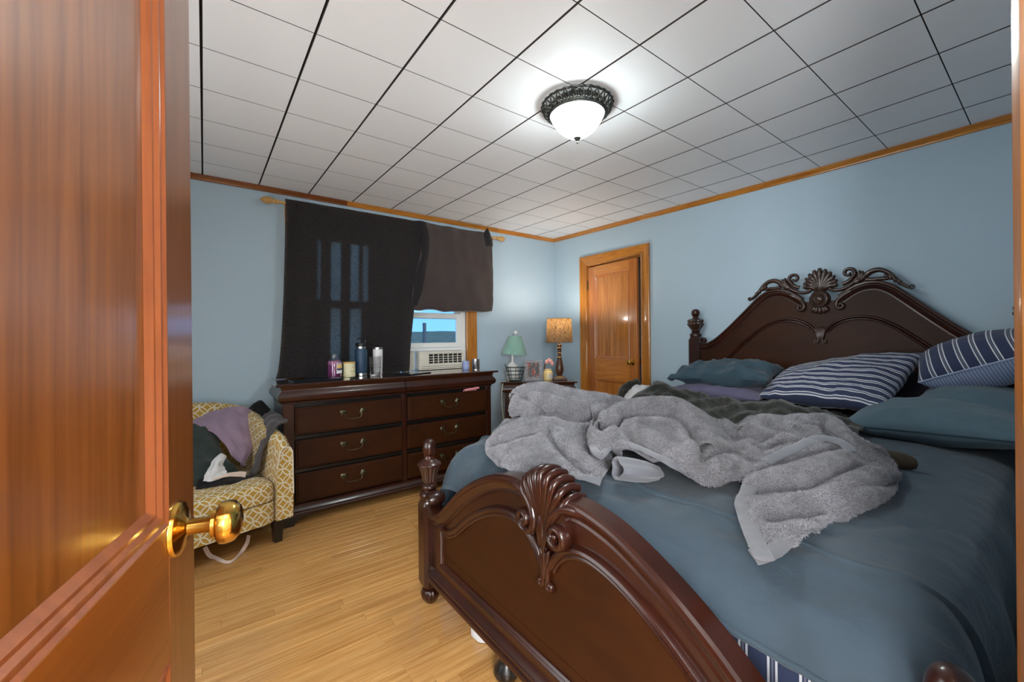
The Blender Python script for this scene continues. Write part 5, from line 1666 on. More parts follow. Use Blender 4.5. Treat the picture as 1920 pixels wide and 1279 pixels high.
BL_RIGHT = [[(1.548,1.393,0.795),(1.672,1.374,0.83),(1.727,1.225,0.855),(1.91,1.202,0.855),(1.906,1.076,0.815),(1.837,0.933,0.785),(1.908,0.871,0.79),(2.039,0.847,0.805),(2.135,0.772,0.795),(2.227,0.682,0.79),(2.072,0.544,0.775),(2.017,0.462,0.775)],[(1.473,1.338,0.905),(1.597,1.319,0.94),(1.652,1.17,0.965),(1.835,1.147,0.965),(1.831,1.021,0.925),(1.762,0.878,0.895),(1.833,0.816,0.9),(1.964,0.792,0.915),(2.06,0.717,0.905),(2.152,0.627,0.9),(1.997,0.489,0.875),(1.942,0.407,0.86)],[(1.378,1.258,0.88),(1.452,1.2,0.915),(1.545,1.1,0.93),(1.669,1.011,0.935),(1.672,0.893,0.9),(1.629,0.792,0.87),(1.699,0.737,0.88),(1.807,0.704,0.885),(1.957,0.652,0.89),(2.077,0.578,0.875),(1.952,0.447,0.85),(1.963,0.378,0.83)],[(1.263,1.166,0.86),(1.323,1.107,0.89),(1.449,1.045,0.905),(1.52,0.921,0.905),(1.495,0.769,0.875),(1.493,0.707,0.85),(1.57,0.664,0.865),(1.695,0.634,0.87),(1.834,0.577,0.875),(1.917,0.509,0.855),(1.883,0.416,0.83),(1.927,0.354,0.81)],[(1.179,1.094,0.845),(1.241,1.052,0.87),(1.315,0.961,0.89),(1.368,0.823,0.9),(1.356,0.707,0.865),(1.39,0.671,0.835),(1.488,0.613,0.85),(1.623,0.574,0.86),(1.752,0.535,0.865),(1.838,0.481,0.835),(1.809,0.4,0.82),(1.84,0.333,0.8)],[(1.142,1.039,0.835),(1.211,1.015,0.86),(1.241,0.93,0.88),(1.253,0.78,0.885),(1.272,0.698,0.86),(1.336,0.671,0.825),(1.418,0.6,0.835),(1.542,0.561,0.845),(1.692,0.525,0.855),(1.789,0.48,0.825),(1.762,0.39,0.805),(1.777,0.325,0.788)],[(1.146,0.998,0.83),(1.264,1.031,0.85),(1.235,0.926,0.855),(1.202,0.796,0.85),(1.248,0.726,0.82),(1.325,0.683,0.8),(1.406,0.612,0.8),(1.491,0.566,0.815),(1.598,0.534,0.83),(1.715,0.478,0.81),(1.701,0.383,0.79),(1.677,0.314,0.782)]]
BL_TAIL = [[(1.395,0.602,0.805),(1.476,0.553,0.825),(1.661,0.493,0.835),(1.832,0.42,0.82),(1.896,0.36,0.8)],[(1.298,0.585,0.795),(1.353,0.521,0.82),(1.5,0.445,0.825),(1.665,0.382,0.81),(1.773,0.327,0.79)],[(1.218,0.562,0.785),(1.26,0.499,0.802),(1.392,0.426,0.8),(1.51,0.359,0.8),(1.626,0.311,0.782)],[(1.1,0.498,0.78),(1.147,0.455,0.792),(1.231,0.412,0.792),(1.328,0.371,0.79),(1.461,0.333,0.778)],[(1.006,0.439,0.778),(1.054,0.418,0.784),(1.108,0.399,0.784),(1.173,0.388,0.782),(1.263,0.382,0.776)],[(0.955,0.401,0.776),(0.97,0.39,0.78),(1.003,0.381,0.78),(1.048,0.377,0.779),(1.11,0.379,0.776)]]
HEM_FRONT = [(1.165,1.081,0.85),(1.124,1.023,0.84),(1.128,0.982,0.835),(1.199,1.002,0.845),(1.243,1.008,0.86),(1.219,0.909,0.865),(1.183,0.784,0.86),(1.192,0.733,0.84),(1.233,0.712,0.815),(1.323,0.682,0.79),(1.4,0.626,0.782)]
HEM_FLAP = [(1.461,0.578,0.825),(1.528,0.569,0.835),(1.607,0.549,0.85),(1.7,0.532,0.865),(1.765,0.51,0.868),(1.763,0.479,0.86),(1.746,0.46,0.845)]
HEM_TAIL1 = [(1.323,0.587,0.8),(1.205,0.556,0.79),(1.137,0.52,0.786),(1.079,0.485,0.784),(1.011,0.441,0.782),(0.95,0.397,0.778)]
HEM_TAIL2 = [(0.948,0.393,0.778),(0.979,0.379,0.782),(1.034,0.372,0.782),(1.107,0.378,0.78),(1.184,0.381,0.78)]
HEM_CORNER = [(1.005,1.033,0.785),(1.001,0.976,0.788),(1.014,0.934,0.788),(1.033,0.911,0.785)]
ROLL = [(1.113,0.882,0.825),(1.172,0.847,0.815),(1.252,0.814,0.8)]
OLIVE = [[(2.67,1.951,0.8),(2.92,1.987,0.8),(3.04,1.871,0.8),(3.08,1.732,0.8),(3.1,1.52,0.8),(3.02,1.199,0.8),(3.02,1.088,0.8),(3.02,0.909,0.8),(2.97,0.744,0.8),(2.92,0.61,0.8)],[(2.43,1.914,0.812),(2.68,1.949,0.826),(2.8,1.835,0.857),(2.84,1.7,0.852),(2.86,1.491,0.835),(2.78,1.176,0.836),(2.78,1.067,0.845),(2.78,0.892,0.834),(2.73,0.73,0.816),(2.68,0.598,0.81)],[(2.25,1.858,0.825),(2.5,1.892,0.851),(2.62,1.782,0.913),(2.66,1.65,0.903),(2.68,1.448,0.869),(2.6,1.142,0.871),(2.6,1.036,0.889),(2.6,0.866,0.868),(2.55,0.709,0.832),(2.5,0.581,0.82)],[(2.09,1.784,0.79),(2.34,1.816,0.816),(2.46,1.711,0.878),(2.5,1.584,0.868),(2.52,1.39,0.834),(2.44,1.096,0.836),(2.44,0.995,0.854),(2.44,0.831,0.833),(2.39,0.681,0.797),(2.34,0.558,0.785)],[(1.91,1.709,0.8),(2.16,1.741,0.8),(2.28,1.639,0.853),(2.32,1.518,0.843),(2.34,1.332,0.809),(2.26,1.051,0.811),(2.26,0.953,0.829),(2.26,0.797,0.808),(2.21,0.652,0.8),(2.16,0.535,0.8)],[(1.65,1.598,0.797),(1.9,1.627,0.797),(2.02,1.533,0.797),(2.06,1.419,0.797),(2.08,1.245,0.797),(2.0,0.982,0.797),(2.0,0.891,0.797),(2.0,0.745,0.797),(1.95,0.61,0.797),(1.9,0.5,0.797)]]
LAV = [[(-0.082,3.44,0.729),(0.041,3.46,0.789),(0.167,3.46,0.804),(0.272,3.44,0.776)],[(-0.045,3.38,0.719),(0.073,3.36,0.732),(0.18,3.36,0.729),(0.272,3.36,0.688)],[(0.043,3.3,0.669),(0.113,3.28,0.652),(0.192,3.28,0.629),(0.257,3.3,0.587)],[(0.111,3.24,0.58),(0.153,3.22,0.57),(0.2,3.22,0.549),(0.242,3.24,0.523)],[(0.155,3.2,0.506),(0.174,3.18,0.5),(0.196,3.18,0.489),(0.218,3.2,0.487)],[(0.178,3.17,0.474),(0.186,3.16,0.471),(0.198,3.16,0.466),(0.204,3.17,0.472)]]
GREEN = [[(-0.134,3.38,0.721),(-0.045,3.38,0.719),(0.022,3.36,0.693),(0.066,3.33,0.639)],[(-0.13,3.26,0.616),(-0.044,3.22,0.63),(0.031,3.22,0.604),(0.086,3.24,0.543)],[(-0.127,3.16,0.528),(-0.043,3.1,0.539),(0.034,3.12,0.52),(0.121,3.15,0.496)],[(-0.124,3.06,0.45),(-0.043,3.02,0.459),(0.043,3.05,0.471),(0.174,3.1,0.445)],[(-0.123,3.02,0.4),(-0.05,3.0,0.399),(-0.003,3.02,0.413),(0.202,3.1,0.405)]]
WHITE = [[(0.06,3.06,0.565),(0.081,3.06,0.567),(0.097,3.06,0.548)],[(0.031,3.03,0.529),(0.058,3.0,0.544),(0.09,3.02,0.527)],[(0.007,3.0,0.491),(0.042,2.97,0.504),(0.099,3.0,0.485)],[(-0.013,2.98,0.451),(0.024,2.96,0.443),(0.093,2.98,0.45)]]
BLACKLEG = [[(-0.033,3.0,0.447),(0.089,3.02,0.431),(0.204,3.05,0.408),(0.299,3.06,0.379)],[(-0.043,2.98,0.415),(0.082,2.97,0.421),(0.19,3.0,0.392),(0.281,3.02,0.363)],[(-0.047,2.965,0.396),(0.066,2.95,0.411),(0.166,2.97,0.377),(0.26,2.985,0.338)]]
PEACH = [[(0.046,2.95,0.443),(0.101,2.98,0.452),(0.169,3.02,0.437),(0.2,3.03,0.424)],[(0.036,2.945,0.438),(0.103,2.955,0.439),(0.162,2.985,0.418),(0.195,3.0,0.404)]]
BLACKBACK = [[(0.236,3.46,0.778),(0.277,3.45,0.812),(0.324,3.43,0.837),(0.379,3.4,0.77)],[(0.245,3.42,0.7),(0.288,3.4,0.735),(0.335,3.38,0.755),(0.35,3.37,0.74)],[(0.252,3.36,0.562),(0.282,3.34,0.616),(0.3,3.33,0.67),(0.314,3.34,0.685)]]
GREYARM = [[(0.271,3.36,0.669),(0.321,3.34,0.74),(0.381,3.3,0.75),(0.445,3.22,0.706)],[(0.274,3.32,0.584),(0.3,3.26,0.682),(0.347,3.2,0.728),(0.418,3.14,0.711)],[(0.263,3.28,0.503),(0.282,3.2,0.588),(0.306,3.13,0.668),(0.364,3.08,0.71)],[(0.226,3.2,0.416),(0.252,3.14,0.474),(0.272,3.1,0.541),(0.294,3.07,0.629)],[(0.191,3.16,0.388),(0.231,3.1,0.413),(0.251,3.06,0.47),(0.274,3.05,0.552)]]
STRAP = [(-0.006,3.0,0.066),(0.013,2.98,0.024),(0.043,2.95,-0.004),(0.09,2.853,0.004),(0.126,2.854,0.004),(0.166,2.93,0.009),(0.198,2.96,0.044),(0.209,3.0,0.071)]
CREASES = [(-0.065,0.026,[(1.19,1.566,0.89),(1.211,1.52,0.901),(1.265,1.459,0.9),(1.326,1.41,0.887),(1.397,1.355,0.878),(1.44,1.322,0.875)]),(-0.036,0.019,[(1.219,1.542,0.966),(1.214,1.452,0.95),(1.242,1.444,0.927)]),(0.028,0.036,[(1.273,1.536,0.98),(1.31,1.43,0.953),(1.417,1.392,0.928),(1.556,1.384,0.95)]),(-0.029,0.019,[(1.245,1.432,0.944),(1.335,1.404,0.921),(1.425,1.368,0.913),(1.534,1.35,0.935)]),(0.041,0.032,[(1.007,1.5,0.807),(1.066,1.495,0.832),(1.12,1.48,0.855),(1.26,1.462,0.877)]),(-0.036,0.023,[(0.982,1.424,0.809),(1.047,1.401,0.832),(1.152,1.37,0.85),(1.223,1.359,0.855)]),(-0.039,0.019,[(1.179,1.34,0.846),(1.163,1.272,0.828),(1.137,1.208,0.814),(1.094,1.093,0.799),(1.07,1.009,0.788)]),(0.041,0.036,[(1.261,1.378,0.862),(1.202,1.278,0.833),(1.158,1.159,0.809),(1.132,1.024,0.793)]),(-0.033,0.019,[(0.928,1.38,0.791),(0.899,1.308,0.78)]),(0.024,0.04,[(0.982,1.275,0.816),(0.986,1.179,0.801),(1.008,1.129,0.794)]),(-0.076,0.026,[(1.28,1.084,0.88),(1.339,1.105,0.893),(1.397,1.124,0.905),(1.474,1.105,0.916),(1.527,1.033,0.917),(1.56,0.96,0.913),(1.551,0.902,0.904),(1.46,0.824,0.891),(1.368,0.755,0.883),(1.318,0.71,0.87)]),(0.045,0.044,[(1.373,1.148,0.9),(1.509,1.171,0.928),(1.593,1.123,0.944),(1.661,1.055,0.941),(1.647,0.96,0.923),(1.584,0.873,0.899)]),(-0.045,0.017,[(1.257,1.075,0.874),(1.346,1.195,0.883),(1.422,1.282,0.892)]),(0.022,0.024,[(1.26,0.708,0.835),(1.296,0.691,0.821),(1.355,0.679,0.84),(1.434,0.665,0.84),(1.399,0.61,0.82)]),(-0.041,0.019,[(1.27,0.706,0.866),(1.285,0.688,0.848),(1.39,0.695,0.853),(1.488,0.694,0.848),(1.446,0.627,0.843)]),(-0.041,0.023,[(1.818,0.822,0.898),(1.67,0.784,0.875),(1.597,0.721,0.866),(1.621,0.684,0.871),(1.714,0.676,0.875)]),(0.032,0.036,[(1.707,0.761,0.881),(1.82,0.738,0.892),(1.921,0.697,0.894),(2.032,0.668,0.895)]),(-0.062,0.021,[(1.971,0.646,0.889),(2.035,0.613,0.883),(1.981,0.567,0.871),(1.881,0.522,0.858),(1.835,0.499,0.845)]),(0.041,0.036,[(2.121,0.629,0.893),(2.098,0.58,0.879),(2.0,0.525,0.861),(1.888,0.485,0.845)]),(-0.045,0.019,[(1.558,0.641,0.862),(1.634,0.628,0.866),(1.709,0.606,0.869),(1.722,0.568,0.869)]),(0.028,0.04,[(1.384,1.011,0.897),(1.32,0.907,0.894),(1.246,0.821,0.885)]),(-0.031,0.023,[(1.317,1.037,0.887),(1.258,0.93,0.885),(1.222,0.84,0.868)]),(-0.052,0.019,[(1.587,0.538,0.83),(1.636,0.52,0.827),(1.691,0.508,0.828),(1.761,0.492,0.827)]),(0.049,0.04,[(1.368,0.578,0.808),(1.406,0.53,0.824),(1.482,0.494,0.829),(1.629,0.471,0.832),(1.763,0.447,0.827)]),(-0.038,0.026,[(1.283,0.549,0.802),(1.361,0.487,0.817),(1.448,0.439,0.815),(1.545,0.419,0.82),(1.684,0.4,0.815)]),(-0.031,0.019,[(1.48,0.389,0.803),(1.547,0.373,0.805),(1.627,0.355,0.801),(1.745,0.337,0.794)]),(0.041,0.038,[(1.43,0.418,0.803),(1.605,0.388,0.811),(1.819,0.361,0.802)]),(0.032,0.044,[(1.198,0.476,0.796),(1.324,0.423,0.796),(1.425,0.386,0.799),(1.589,0.34,0.796)]),(-0.024,0.023,[(1.154,0.451,0.792),(1.229,0.426,0.794),(1.327,0.395,0.794)]),(0.02,0.036,[(1.035,0.422,0.782),(1.112,0.418,0.787),(1.194,0.401,0.788)])]
BED_CREASES = [(-0.012,0.02,[(0.885,0.853,0.768),(0.863,0.717,0.768),(0.829,0.587,0.768),(0.835,0.491,0.768)]),(-0.009,0.014,[(0.959,0.739,0.768),(0.949,0.6,0.768),(0.921,0.47,0.768)]),(0.01,0.02,[(0.924,0.847,0.768),(0.918,0.674,0.768),(0.891,0.523,0.768)]),(-0.01,0.016,[(0.784,0.412,0.768),(0.776,0.344,0.768),(0.762,0.272,0.768),(0.737,0.208,0.768)]),(-0.008,0.014,[(0.812,0.541,0.768),(0.801,0.459,0.768),(0.8,0.384,0.768)]),(-0.006,0.02,[(1.444,0.207,0.768),(1.467,0.138,0.768),(1.448,0.076,0.768)]),(-0.002,0.02,[(1.053,0.188,0.768),(1.047,0.118,0.768),(0.99,0.055,0.768)]),(-0.006,0.018,[(0.962,0.323,0.768),(0.963,0.238,0.768),(0.929,0.16,0.768)]),(0.007,0.03,[(1.136,0.318,0.768),(1.151,0.213,0.768),(1.163,0.124,0.768)]),(-0.007,0.015,[(1.124,0.596,0.768),(1.06,0.507,0.768),(0.97,0.447,0.768)]),(-0.006,0.02,[(1.237,0.368,0.768),(1.419,0.283,0.768),(1.526,0.18,0.768)])]
FOLDS = [(0.046,[(1.196,1.59,0.963),(1.274,1.6,0.98),(1.332,1.524,0.98),(1.398,1.452,0.955),(1.489,1.39,0.941),(1.595,1.357,0.948)]),(0.04,[(1.323,1.162,0.882),(1.413,1.178,0.907),(1.524,1.163,0.931),(1.597,1.1,0.94),(1.644,1.025,0.935),(1.606,0.928,0.913),(1.516,0.83,0.889),(1.362,0.727,0.873)]),(0.027,[(1.36,0.596,0.802),(1.401,0.538,0.822),(1.482,0.494,0.829),(1.62,0.468,0.832),(1.772,0.437,0.825)]),(0.026,[(0.985,1.487,0.801),(1.066,1.495,0.832),(1.149,1.461,0.863),(1.261,1.449,0.873)]),(0.026,[(1.385,0.425,0.799),(1.534,0.388,0.808),(1.709,0.366,0.805),(1.819,0.342,0.795)]),(0.024,[(1.392,0.615,0.824),(1.409,0.661,0.836),(1.341,0.676,0.836),(1.296,0.694,0.818),(1.258,0.71,0.836)]),(0.028,[(1.941,0.665,0.891),(2.103,0.623,0.889),(2.051,0.552,0.868),(1.875,0.476,0.841)]),(0.022,[(1.264,1.388,0.863),(1.202,1.278,0.833),(1.158,1.159,0.809),(1.12,1.013,0.79)]),(0.026,[(1.722,0.775,0.884),(1.831,0.754,0.895),(1.905,0.709,0.895),(1.89,0.648,0.886)])]
def garment(name, G, m, label, lift=(0.0, 0.0, 0.0), **kw):
    G = np.array(G) + np.array(lift)
    o = cloth(name, G, m, **kw)
    tag(o, label, 'clothing', 'clothes heaped on the armchair')
    return o
garment('grey_sweater', GREYARM, M['grey_cloth'], 'charcoal grey knit garment slung over the arm of the mustard chair', lift=(0.012, -0.045, 0.016), per_u=7, per_v=7, amp=0.012, nsc=12, th=0.012, seed=1.0)
garment('black_garment', BLACKBACK, M['black_cloth'], 'black garment with a pointed corner over the chair back', per_u=8, per_v=8, amp=0.010, nsc=14, th=0.010, seed=2.0)
garment('green_sweatshirt', GREEN, M['dkgreen'], 'dark green sweatshirt crumpled on the mustard chair seat', per_u=9, per_v=9, amp=0.022, nsc=9, th=0.014, seed=3.0)
garment('lavender_shirt', LAV, M['lavender'], 'lavender shirt draped down the back of the mustard chair', per_u=8, per_v=9, amp=0.016, nsc=10, th=0.005, seed=4.0, wr=0.004, wrdir=(1, 0, 0.4), wrf=60)
garment('black_leggings', BLACKLEG, M['black_cloth'], 'black leggings lying flat across the chair seat', lift=(0, -0.02, 0.024), per_u=7, per_v=8, amp=0.006, nsc=12, th=0.010, seed=5.0)
garment('white_undershirt', WHITE, M['white_cloth'], 'small crumpled white undershirt on the chair seat', lift=(0, -0.02, 0.014), per_u=9, per_v=9, amp=0.014, nsc=20, th=0.006, seed=6.0, wr=0.003, wrdir=(1, 0, 0.5), wrf=160)
garment('pale_ribbon', PEACH, M['peach'], 'pale peach strap beside the white undershirt', lift=(0, -0.022, 0.034), per_u=6, per_v=8, amp=0.003, nsc=20, th=0.004, seed=7.0)
# strap hanging from under the chair down to the floor
sp3 = crom(np.array([(x, y, max(z, 0.006)) for x, y, z in STRAP]), 6)
sd = np.gradient(sp3, axis=0)
sd /= np.linalg.norm(sd, axis=1)[:, None]
sidev = np.cross(sd, np.array([0.25, -0.95, 0.15]))
sidev /= np.linalg.norm(sidev, axis=1)[:, None]
Gs = np.stack([sp3 - sidev * 0.011, sp3 + sidev * 0.011], 1)
Gs[:, :, 2] = np.maximum(Gs[:, :, 2], 0.003)
st_ = obj('fabric_strap', thicken(Gs, 0.0015), M['peach'], smooth=60)
tag(st_, 'pale fabric strap looping down to the floor under the mustard chair', 'strap')

# ------------------------------------------------------------------ right-hand curtain, thrown up over the rod
c2 = thing('curtain', 'short dark curtain panel folded up over the rod above the air conditioner', 'curtain', (1.95, rod_y, 2.33))
def rows_to_world(rows):
    return np.array(rows, float)
front = [[(1.560, 3.560, 2.338), (1.640, 3.545, 2.352), (1.72, 3.553, 2.345), (1.90, 3.556, 2.345), (2.12, 3.556, 2.345), (2.28, 3.553, 2.350), (2.375, 3.550, 2.335)],
         [(1.600, 3.548, 2.270), (1.660, 3.520, 2.275), (1.74, 3.530, 2.27), (1.92, 3.536, 2.27), (2.12, 3.538, 2.27), (2.29, 3.535, 2.27), (2.392, 3.540, 2.26)],
         [(1.612, 3.540, 2.14), (1.668, 3.515, 2.13), (1.76, 3.528, 2.10), (1.92, 3.528, 2.08), (2.12, 3.532, 2.08), (2.30, 3.530, 2.08), (2.400, 3.536, 2.08)],
         [(1.570, 3.540, 1.92), (1.640, 3.520, 1.90), (1.74, 3.522, 1.88), (1.92, 3.524, 1.88), (2.12, 3.528, 1.88), (2.30, 3.528, 1.88), (2.402, 3.535, 1.88)],
         [(1.525, 3.540, 1.70), (1.60, 3.523, 1.68), (1.72, 3.520, 1.67), (1.92, 3.520, 1.67), (2.12, 3.524, 1.67), (2.30, 3.526, 1.67), (2.396, 3.535, 1.68)],
         [(1.508, 3.545, 1.560), (1.59, 3.530, 1.548), (1.70, 3.522, 1.562), (1.90, 3.522, 1.545), (2.12, 3.524, 1.552), (2.30, 3.526, 1.550), (2.388, 3.540, 1.565)],
         [(1.508, 3.553, 1.540), (1.59, 3.545, 1.528), (1.70, 3.545, 1.545), (1.90, 3.545, 1.526), (2.12, 3.545, 1.535), (2.30, 3.545, 1.532), (2.385, 3.548, 1.550)],
         [(1.512, 3.560, 1.560), (1.59, 3.560, 1.546), (1.70, 3.560, 1.562), (1.90, 3.560, 1.545), (2.12, 3.560, 1.552), (2.30, 3.560, 1.550), (2.380, 3.558, 1.568)],
         [(1.530, 3.566, 1.72), (1.60, 3.566, 1.72), (1.72, 3.566, 1.72), (1.92, 3.566, 1.72), (2.12, 3.566, 1.72), (2.29, 3.566, 1.72), (2.375, 3.562, 1.72)],
         [(1.560, 3.590, 2.32), (1.62, 3.590, 2.32), (1.74, 3.590, 2.32), (1.92, 3.590, 2.32), (2.12, 3.590, 2.32), (2.28, 3.590, 2.32), (2.37, 3.588, 2.32)]]
P = cloth_grid(np.array(front), 6, 9, amp=0.010, nsc=5.0, octs=2, seed=9.0, wr=0.0035, wrdir=(1, 0, 0.15), wrf=34)
robj('panel', thicken(P, 0.003), M['curtain_brown'], c2, smooth=80)
robj('corner_tip', thicken(cloth_grid(np.array([[(2.30, 3.548, 2.340), (2.345, 3.546, 2.398), (2.372, 3.552, 2.345)], [(2.30, 3.535, 2.29), (2.36, 3.528, 2.325), (2.402, 3.540, 2.29)], [(2.32, 3.530, 2.20), (2.37, 3.526, 2.22), (2.404, 3.538, 2.21)]]), 5, 5, amp=0.004, nsc=12), 0.003), M['opaque_cloth'], c2, smooth=80)
robj('fold_edge', thicken(cloth_grid(np.array([[(1.545, 3.553, 2.345), (1.60, 3.540, 2.350), (1.65, 3.535, 2.345)], [(1.585, 3.545, 2.26), (1.62, 3.516, 2.25), (1.665, 3.512, 2.24)], [(1.612, 3.535, 2.15), (1.635, 3.506, 2.13), (1.672, 3.508, 2.10)], [(1.580, 3.535, 1.95), (1.605, 3.512, 1.93), (1.64, 3.513, 1.90)], [(1.535, 3.538, 1.74), (1.556, 3.520, 1.72), (1.60, 3.515, 1.70)], [(1.508, 3.542, 1.58), (1.525, 3.528, 1.57), (1.555, 3.522, 1.565)]]), 6, 6, amp=0.006, nsc=10), 0.003), M['opaque_cloth'], c2, smooth=80)
robj('rod_sleeve', tube([(1.60, rod_y, rod_z), (2.37, rod_y, rod_z)], 0.0155, 14), M['opaque_cloth'], c2)

# ------------------------------------------------------------------ mattress and bedding
def uv_stripe(name, period, stops, axis='X', rough=0.85, bumpy=True):
    """stripes from uv in metres"""
    m, nt, bs = new_mat(name)
    tc = nd(nt, 'TexCoord')
    sp = nd(nt, 'SeparateXYZ')
    nt.links.new(tc.outputs['UV'], sp.inputs[0])
    dv = nd(nt, 'Math', operation='DIVIDE')
    dv.inputs[1].default_value = period
    nt.links.new(sp.outputs[axis], dv.inputs[0])
    fr = nd(nt, 'Math', operation='FRACT')
    nt.links.new(dv.outputs[0], fr.inputs[0])
    r = ramp(nt, fr.outputs[0], stops, 'CONSTANT')
    nt.links.new(r.outputs[0], bs.inputs['Base Color'])
    mo = mapping(nt)
    n2 = noise_tex(nt, mo, 600, 2)
    bump(nt, bs, n2.outputs['Fac'], 0.15, 0.001)
    bs.inputs['Roughness'].default_value = rough
    bs.inputs['Sheen Weight'].default_value = 0.15
    return m
NAVY, WHT, GRY = S(44, 54, 84), S(212, 212, 216), S(104, 108, 124)
ST = [(0.0, NAVY), (0.52, WHT), (0.60, NAVY), (0.66, GRY), (0.72, NAVY), (0.78, WHT), (0.86, NAVY)]
M['stripe_wide'] = uv_stripe('navy_white_wide_stripe', 0.062, ST, 'X')
M['stripe_pillow'] = uv_stripe('navy_white_stripe', 0.037, [(0.0, NAVY), (0.42, WHT), (0.54, S(70, 80, 106)), (0.70, WHT), (0.82, NAVY)], 'Y')
M['ticking'] = uv_stripe('blue_ticking', 0.0125, [(0.0, S(150, 164, 190)), (0.5, S(108, 124, 160))], 'X')
M['teal'] = fabric('dusty_teal_cotton', S(60, 74, 85), 0.8, 0.06, weave=1200, bstr=0.12, sheen=0.15)
def crinkle(m, scale=22.0, strength=0.5, dist=0.006):
    nt = m.node_tree
    bs = nt.nodes['Principled BSDF']
    old = bs.inputs['Normal'].links[0].from_node
    mp = mapping(nt, (1.0, 0.45, 1.0), rot=(0, 0, 0.35))
    n = noise_tex(nt, mp, scale, 5, 0.6, 0.8)
    b = nd(nt, 'Bump')
    b.inputs['Strength'].default_value = strength
    b.inputs['Distance'].default_value = dist
    nt.links.new(n.outputs['Fac'], b.inputs['Height'])
    nt.links.new(b.outputs[0], old.inputs['Normal'])
    return m
crinkle(M['teal'], 20.0, 0.55, 0.008)
M['teal_pillow'] = fabric('teal_pillow_cotton', S(78, 100, 112), 0.8, 0.06, weave=1200, bstr=0.12, sheen=0.2)
M['teal_dark'] = fabric('slate_teal_cotton', S(56, 76, 88), 0.8, 0.06, weave=1200, bstr=0.12, sheen=0.15)
M['mauve'] = fabric('mauve_cotton', S(96, 92, 118), 0.8, 0.07)
M['plum'] = fabric('dark_plum_cotton', S(58, 50, 66), 0.8, 0.07)
M['olive'] = fabric('dark_olive_knit', S(38, 39, 33), 0.9, 0.14)
mt = thing('mattress', 'thick mattress in a navy and white striped fitted sheet', 'mattress', (2.09, BYC, 0.236))
def mattress_mesh(x0, x1, hy, z0, z1, r):
    prof = [(1.0, z0 + 0.02)] + [(1.0, z) for z in np.linspace(z0 + 0.05, z1 - r, 3)] + [(0, z1 - r + r * math.sin(a), r * (1 - math.cos(a))) for a in np.linspace(0.25, PI / 2, 5)]
    V, UV = [], []
    cx, hx = (x0 + x1) / 2, (x1 - x0) / 2
    per = 96
    for pz_ in prof:
        ins = pz_[2] if len(pz_) == 3 else 0.0
        z = pz_[1]
        for k in range(per):
            a = 2 * PI * k / per
            c, s = math.cos(a), math.sin(a)
            e = 0.10
            X_ = cx + (hx - ins) * np.sign(c) * abs(c) ** e
            Y_ = (hy - ins) * np.sign(s) * abs(s) ** e
            V.append((X_ - 2.09, Y_, z - 0.236))
            UV.append((Y_ if abs(c) > abs(s) else X_, z))
    n = len(prof)
    F = grid_faces(n, per, wrap_m=True) + [tuple(range((n - 1) * per, n * per)), tuple(reversed(range(per)))]
    return (np.array(V), F), UV
vf_, uv_ = mattress_mesh(1.00, 3.225, 0.80, 0.236, 0.745, 0.09)
obj('fitted_sheet', vf_, M['stripe_wide'], mt, smooth=50, uv=uv_)

def seg_dist(Q, line):
    """distance of points Q (n,3) to a polyline"""
    best = np.full(len(Q), 9.0)
    A = np.asarray(line, float)
    for p, q in zip(A[:-1], A[1:]):
        d = q - p
        t = np.clip(((Q - p) @ d) / (d @ d), 0, 1)
        best = np.minimum(best, np.linalg.norm(Q - (p + t[:, None] * d), axis=1))
    return best
def orient(P):
    N = grid_normals(P)
    return P if N[:, :, 2].mean() > 0 else P[:, ::-1]
def sculpt(P, lines=None, zmin=0.776):
    """press the creases in and lift the ridges of the folds"""
    P = orient(P)
    N = grid_normals(P)
    Q = P.reshape(-1, 3)
    D = np.zeros(len(Q))
    for amp, w, line in (CREASES if lines is None else lines):
        dist = seg_dist(Q, line)
        if amp < 0:
            D += amp * np.exp(-(dist / w) ** 2) - 0.35 * amp * np.exp(-((dist - 2.1 * w) / (1.1 * w)) ** 2)
        else:
            D += (0.35 * amp if lines is None else amp) * np.exp(-(dist / w) ** 2)
    R = Q + N.reshape(-1, 3) * D[:, None]
    R[:, 2] = np.maximum(R[:, 2], zmin)
    return R.reshape(P.shape)
